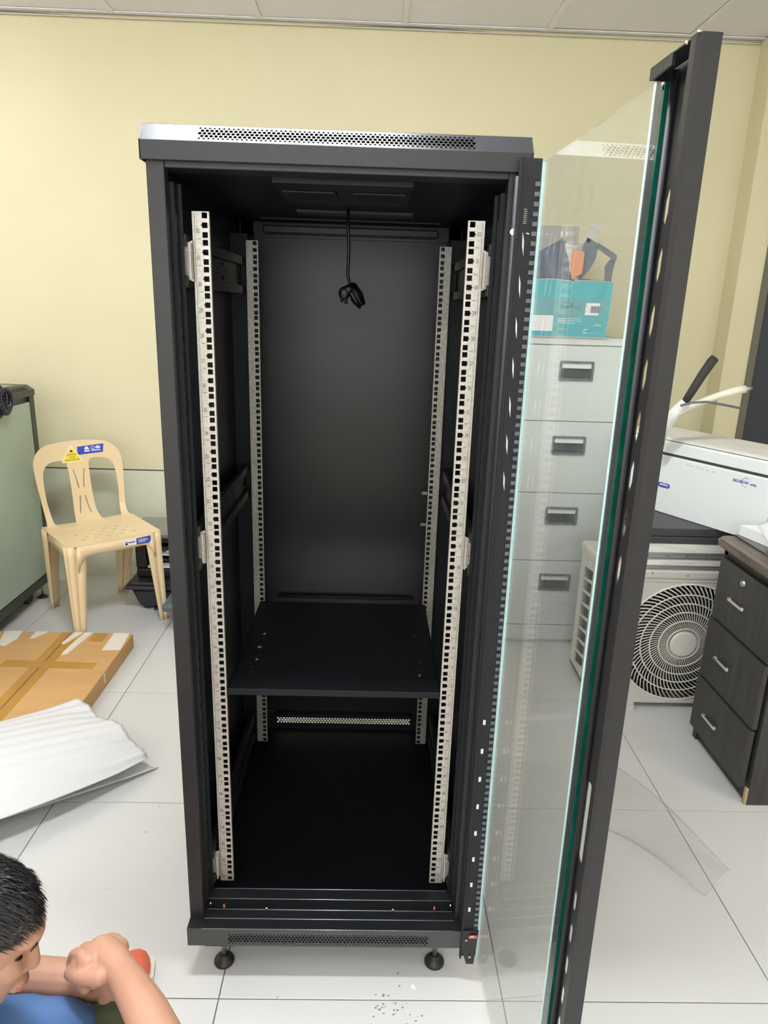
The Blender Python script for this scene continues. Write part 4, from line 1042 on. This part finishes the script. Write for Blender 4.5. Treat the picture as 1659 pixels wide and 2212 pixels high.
# crumbs and scuffs on the tiles
q = MB(); rnd = random.Random(4)
spots = [(140+rnd.gauss(0, 34), -175+rnd.gauss(0, 22)) for _ in range(34)]+[(rnd.uniform(-600, 1100), rnd.uniform(-300, 1200)) for _ in range(30)]
for x, y in spots:
    if 300 < x < 340: continue
    a = rnd.uniform(.6, 2.4); q.box(x-a, y-a*.6, 0.05, x+a, y+a*.6, rnd.uniform(.5, 1.6), bev=.3)
tag(q.build('dirt_crumbs', 'dirt'), 'dark crumbs of dirt scattered on the tiles by the rack foot', 'dirt', kind='stuff')
t = MB().prism([(0, 0), (60, 6), (54, 30), (6, 24)], (-1010, 2075, 0), (1, 0, 0), (0, 1, 0), (0, 0, 3)).build('cardboard_scrap', 'card')
tag(t, 'small brown scrap on the floor by the back wall behind the chair', 'scrap')
t = MB().prism([(0, 0), (12, -6), (9, 5), (3, 9)], (182, -130, 0), (1, 0, 0), (0, 1, 0), (0, 0, 1)).build('paper_scrap', 'paper')
tag(t, 'tiny white paper scrap on the floor under the rack front', 'scrap')

# ------------------------------------------------ person crouching at the lower left, arms folded over the knees
pt = thing('person', (-520, -520, 0), 'black-haired person in blue crouching at lower left with crossed arms', 'person')
def chain(q, pts, rads, n=14):
    for i in range(len(pts)): q.ell(pts[i], (rads[i],)*3, 12)
    for i in range(len(pts)-1): q.tube([pts[i], pts[i+1]], [rads[i], rads[i+1]], n)
def smoothchain(q, pts, rads, n=14, k=4):
    P = [Vector(p) for p in pts]; out, rr = [], []
    for i in range(len(P)-1):
        a, b, c, d = P[max(i-1, 0)], P[i], P[i+1], P[min(i+2, len(P)-1)]
        for j in range(k):
            t = j/k
            out.append(.5*((2*b)+(c-a)*t+(2*a-5*b+4*c-d)*t*t+(3*b-a-3*c+d)*t**3)); rr.append(rads[i]*(1-t)+rads[i+1]*t)
    out.append(P[-1]); rr.append(rads[-1])
    q.tube(out, rr, n); q.ell(out[0], (rr[0],)*3, 10); q.ell(out[-1], (rr[-1],)*3, 10)
HC = Vector((-463, -542, 586))                       # head centre
FWD = Vector((.88, .16, -.42)).normalized()          # where the face points
UPH = Vector((.36, .22, .88)); UPH = (UPH-FWD*UPH.dot(FWD)).normalized()
RT = FWD.cross(UPH)                                  # person's right, towards the camera side
HR = Matrix((FWD, RT, UPH)).transposed()             # local head axes: x forward, y right, z up
def hp(x, y, z): return HC+FWD*x+RT*y+UPH*z
q = MB()
q.ell(hp(-10, 0, 18), (84, 68, 80), 24, HR)           # skull
q.ell(hp(22, 0, -28), (58, 55, 66), 20, HR)          # face
q.ell(hp(38, 0, -72), (34, 34, 26), 16, HR)          # jaw and chin
q.ell(hp(12, 34, -52), (40, 20, 34), 14, HR); q.ell(hp(12, -34, -52), (40, 20, 34), 14, HR)
q.ell(hp(66, 0, 26), (18, 40, 14), 12, HR)           # brow
q.ell(hp(52, 30, -14), (24, 20, 20), 12, HR); q.ell(hp(52, -30, -14), (24, 20, 20), 12, HR)   # cheeks
q.tube([hp(72, 0, 14), hp(80, 0, -4), hp(86, 0, -20)], [6, 8, 10], 10); q.ell(hp(86, 0, -22), (10, 11, 8), 10, HR)
for s_ in (-1, 1): q.ell(hp(78, s_*10, -24), (8, 7, 6), 8, HR)
q.ell(hp(77, 0, -47), (12, 20, 7), 10, HR); q.ell(hp(75, 0, -57), (12, 18, 7), 10, HR)          # lips
for s_ in (-1, 1):                                                                     # ears
    q.tube([hp(-12+17*math.cos(a), s_*(68+5*math.sin(a*.5)), -12+27*math.sin(a)) for a in [.4+i*.5 for i in range(11)]], 5, 7)
    q.ell(hp(-10, s_*66, -12), (14, 6, 22), 10, HR)
# neck, shoulders, trunk
NB = HC+Vector((-80, -28, -92)); CHST = Vector((-560, -600, 430))
smoothchain(q, [hp(-22, 0, -50), NB], [50, 52])
RS, LS = Vector((-420, -770, 470)), Vector((-650, -400, 470))
smoothchain(q, [RS, NB+Vector((18, -42, -36)), LS], [44, 46, 44])
q.ell((-590, -610, 380), (120, 150, 150), 20); q.ell((-650, -650, 230), (130, 150, 130), 20)
# arms
RE = Vector((-146, -668, 440)); RW = Vector((-300, -468, 438)); RH = Vector((-352, -428, 428))
smoothchain(q, [RS, Vector((-280, -745, 440)), RE, Vector((-178, -622, 452)), Vector((-240, -540, 450)), RW], [42, 40, 33, 33, 30, 23], 16)
LE = Vector((-620, -405, 352)); LW = Vector((-330, -416, 352))
smoothchain(q, [LS, LE, Vector((-520, -410, 354)), Vector((-420, -416, 356)), LW], [42, 36, 36, 33, 25], 16)
# right hand: palm and five fingers closing over the left forearm
ax = (RH-RW).normalized(); side = Vector((.35, .62, -.2)); side = (side-ax*side.dot(ax)).normalized(); nrm = ax.cross(side).normalized()
if nrm.z < 0: nrm = -nrm
def hq(a, s, n): return RW+ax*a+side*s+nrm*n
smoothchain(q, [hq(-4, 0, 0), hq(26, 2, 3), hq(58, 3, 6)], [23, 26, 24])
for k, s_ in enumerate((-28, -10, 9, 27)):
    q.ell(hq(50, s_*.9, 3), (19, 19, 17), 10)
    b = hq(62, s_, 10); L_ = (30, 34, 32, 26)[k]
    smoothchain(q, [b, hq(62+L_*.75, s_*1.0, 2), hq(62+L_*.9, s_*.98, -24), hq(56, s_*.9, -40)], [11.5, 10.5, 9.5, 8.5], 10)
q.ell(hq(52, -16, -6), (22, 22, 18), 12); q.ell(hq(72, -24, -16), (18, 16, 15), 12); q.ell(hq(62, -30, -4), (18, 14, 14), 12)
smoothchain(q, [hq(18, -26, -4), hq(46, -42, -8), hq(74, -40, -16), hq(88, -28, -26)], [14, 12, 10.5, 9], 10)     # thumb
# left hand under the right forearm
ax2 = Vector((.55, -.5, -.35)).normalized(); sd2 = Vector((.6, .75, 0)); sd2 = (sd2-ax2*sd2.dot(ax2)).normalized(); nm2 = ax2.cross(sd2)
def hl(a, s, n): return LW+ax2*a+sd2*s+nm2*n
smoothchain(q, [hl(-6, 0, 0), hl(30, 0, 0), hl(56, 0, 0)], [24, 27, 25])
for k, s_ in enumerate((-27, -9, 9, 26)):
    smoothchain(q, [hl(58, s_, 0), hl(88, s_, 4), hl(108, s_*.95, 12), hl(118, s_*.9, 26)], [11, 10, 9, 8], 10)
smoothchain(q, [hl(10, -26, 0), hl(38, -40, 6), hl(62, -42, 12)], [13, 11, 9], 10)
# legs: thigh, knee, shin
RK, RA = Vector((-322, -462, 300)), Vector((-424, -232, 78))
LK, LA = Vector((-620, -370, 350)), Vector((-660, -240, 78))
smoothchain(q, [(-640, -690, 170), (-480, -600, 262), RK, (-345, -400, 235), (-392, -310, 150), RA, (-424, -170, 42)], [84, 74, 52, 50, 46, 34, 32], 16)
smoothchain(q, [(-700, -600, 170), (-640, -480, 290), LK, (-632, -330, 230), LA, (-668, -190, 42)], [84, 74, 52, 50, 34, 32], 16)
body = q.build('body', 'skin', pt)
md = body.modifiers.new('union', 'REMESH'); md.mode = 'VOXEL'; md.voxel_size = .0028; md.use_smooth_shade = True
md = body.modifiers.new('smooth', 'SMOOTH'); md.factor = .6; md.iterations = 3
# eyes and lips
for s_ in (-1, 1):
    MB().ell(hp(61, s_*29, 6), (7, 9, 2.6), 12, HR).build('eye', 'eye', pt)
    MB().tube([hp(78-abs(i-2)*2.5, s_*(16+i*6), 26+2*math.sin(i)) for i in range(5)], [1, 1.7, 1.8, 1.5, .8], 6).build('eyebrow', 'hair', pt)
MB().ell(hp(82, 0, -48), (9, 18, 5), 10, HR).ell(hp(80, 0, -56), (9, 16, 5), 10, HR).build('lips', 'lip', pt)
# clothes
q = MB()
q.ell((-590, -612, 388), (136, 164, 158), 20); q.ell((-645, -650, 240), (148, 166, 140), 20)
smoothchain(q, [RS, NB+Vector((18, -42, -32)), LS], [62, 64, 62], k=8)
smoothchain(q, [RS, Vector((-300, -756, 446))], [60, 60]); smoothchain(q, [LS, Vector((-640, -396, 410))], [60, 60])
smoothchain(q, [(-540, -550, 350), (-440, -515, 352), (-385, -492, 340), (-350, -478, 322)], [90, 62, 50, 32])
sh_ = q.build('shirt', 'denim', pt)
md = sh_.modifiers.new('union', 'REMESH'); md.mode = 'VOXEL'; md.voxel_size = .006; md.use_smooth_shade = True
md = sh_.modifiers.new('smooth', 'SMOOTH'); md.factor = .6; md.iterations = 8
tx = bpy.data.textures.new('folds', 'CLOUDS'); tx.noise_scale = .06
md = sh_.modifiers.new('folds', 'DISPLACE'); md.texture = tx; md.strength = .014; md.mid_level = .5
q = MB()
smoothchain(q, [(-640, -690, 180), (-480, -602, 262), RK+Vector((-4, -4, -2)), (-330, -425, 270)], [98, 84, 62, 58], 16)
smoothchain(q, [(-700, -600, 180), (-640, -482, 288), LK, (-628, -350, 280)], [98, 90, 68, 66], 16)
sh2 = q.build('shorts', 'camo', pt)
md = sh2.modifiers.new('union', 'REMESH'); md.mode = 'VOXEL'; md.voxel_size = .007; md.use_smooth_shade = True
md = sh2.modifiers.new('smooth', 'SMOOTH'); md.factor = .6; md.iterations = 6
# shoes
def shoe(cx, cy, ang, nm='shoe'):
    R_ = Matrix.Rotation(ang, 4, 'Z'); mt = Matrix.Translation((cx, cy, 0)) @ R_
    pf = [(-34, -110), (-38, -40), (-46, 40), (-44, 100), (-26, 134), (6, 144), (34, 130), (46, 92), (44, 30), (36, -40), (34, -110), (0, -124)]
    s = MB().prism(pf, (0, 0, 0), (1, 0, 0), (0, 1, 0), (0, 0, 18))
    for v in s.bm.verts: v.co = mt @ v.co
    q = MB(); q.ell((0, 70, 30), (42, 66, 32), 18); q.ell((0, 0, 44), (40, 80, 42), 18); q.ell((0, -70, 44), (35, 46, 44), 16)
    for v in q.bm.verts:
        if v.co.z < 14: v.co.z = 14
        v.co = mt @ v.co
    o = q.build(nm, 'shoe', pt); s.build('sole', 'sole', o)
    return o
shoe(-436, -206, -.1); shoe(-690, -230, .1)
# hair: a cap and many short tapered locks
q = MB()
q.ell(hp(-18, 0, 24), (86, 72, 82), 28, HR)
for v in list(q.bm.verts):
    l = HR.transposed() @ (v.co-HC)
    line = 44+ (0 if l.x > 40 else (40-l.x)*-.9) if l.x > -36 else -26
    line = 44 if l.x > 56 else (44-(56-l.x)*1.0 if l.x > -10 else -22-(-10-l.x)*.9)
    if l.z < line: v.co = HC+HR @ Vector((l.x*.80, l.y*.80, l.z*.86))
cap_ = q.build('hair', 'scalp', pt)
q = MB(); rnd = random.Random(11)
cnt = 0
while cnt < 5200:
    th, ph = rnd.uniform(0, 2*PI), math.acos(rnd.uniform(-.55, 1))
    n = Vector((math.sin(ph)*math.cos(th), math.sin(ph)*math.sin(th), math.cos(ph)))
    l = Vector((-18+85*n.x, 71*n.y, 24+81*n.z))
    line = 46 if l.x > 56 else (46-(56-l.x)*1.0 if l.x > -10 else -20-(-10-l.x)*.9)
    if l.z < line: continue
    cnt += 1
    g = Vector((.75, .05, -.1)) if l.z > 30 else Vector((.05, 0, -1))       # combed forward on top, down at the sides
    g = (g - n*g.dot(n)*.6).normalized()
    L_ = rnd.uniform(10, 24) if l.z > 40 else rnd.uniform(9, 18)
    lift = .55 if l.x > 20 and l.z > 40 else .25
    p0 = l; d = (g+n*lift+Vector((rnd.gauss(0, .12), rnd.gauss(0, .12), rnd.gauss(0, .12)))).normalized()
    p1 = p0+d*L_*.5; p2 = p1+(d*.8+g*.5+Vector((0, 0, -.25))).normalized()*L_*.5
    w = rnd.uniform(.5, 1.0); sdv = d.cross(n).normalized()
    a = [q.bm.verts.new(HC+HR @ x) for x in (p0-sdv*w, p0+sdv*w, p1+sdv*w*.8, p1-sdv*w*.8, p2)]
    b_ = q.bm.verts.new(HC+HR @ (p1+n*w))
    for fc_ in ((a[0], a[1], a[2], a[3]), (a[3], a[2], a[4]), (a[1], a[2], b_), (a[0], b_, a[3]), (a[3], b_, a[4]), (b_, a[2], a[4])):
        f = q.bm.faces.new(fc_); f.smooth = True
q.build('hair_locks', 'hair', cap_, kind='stuff')
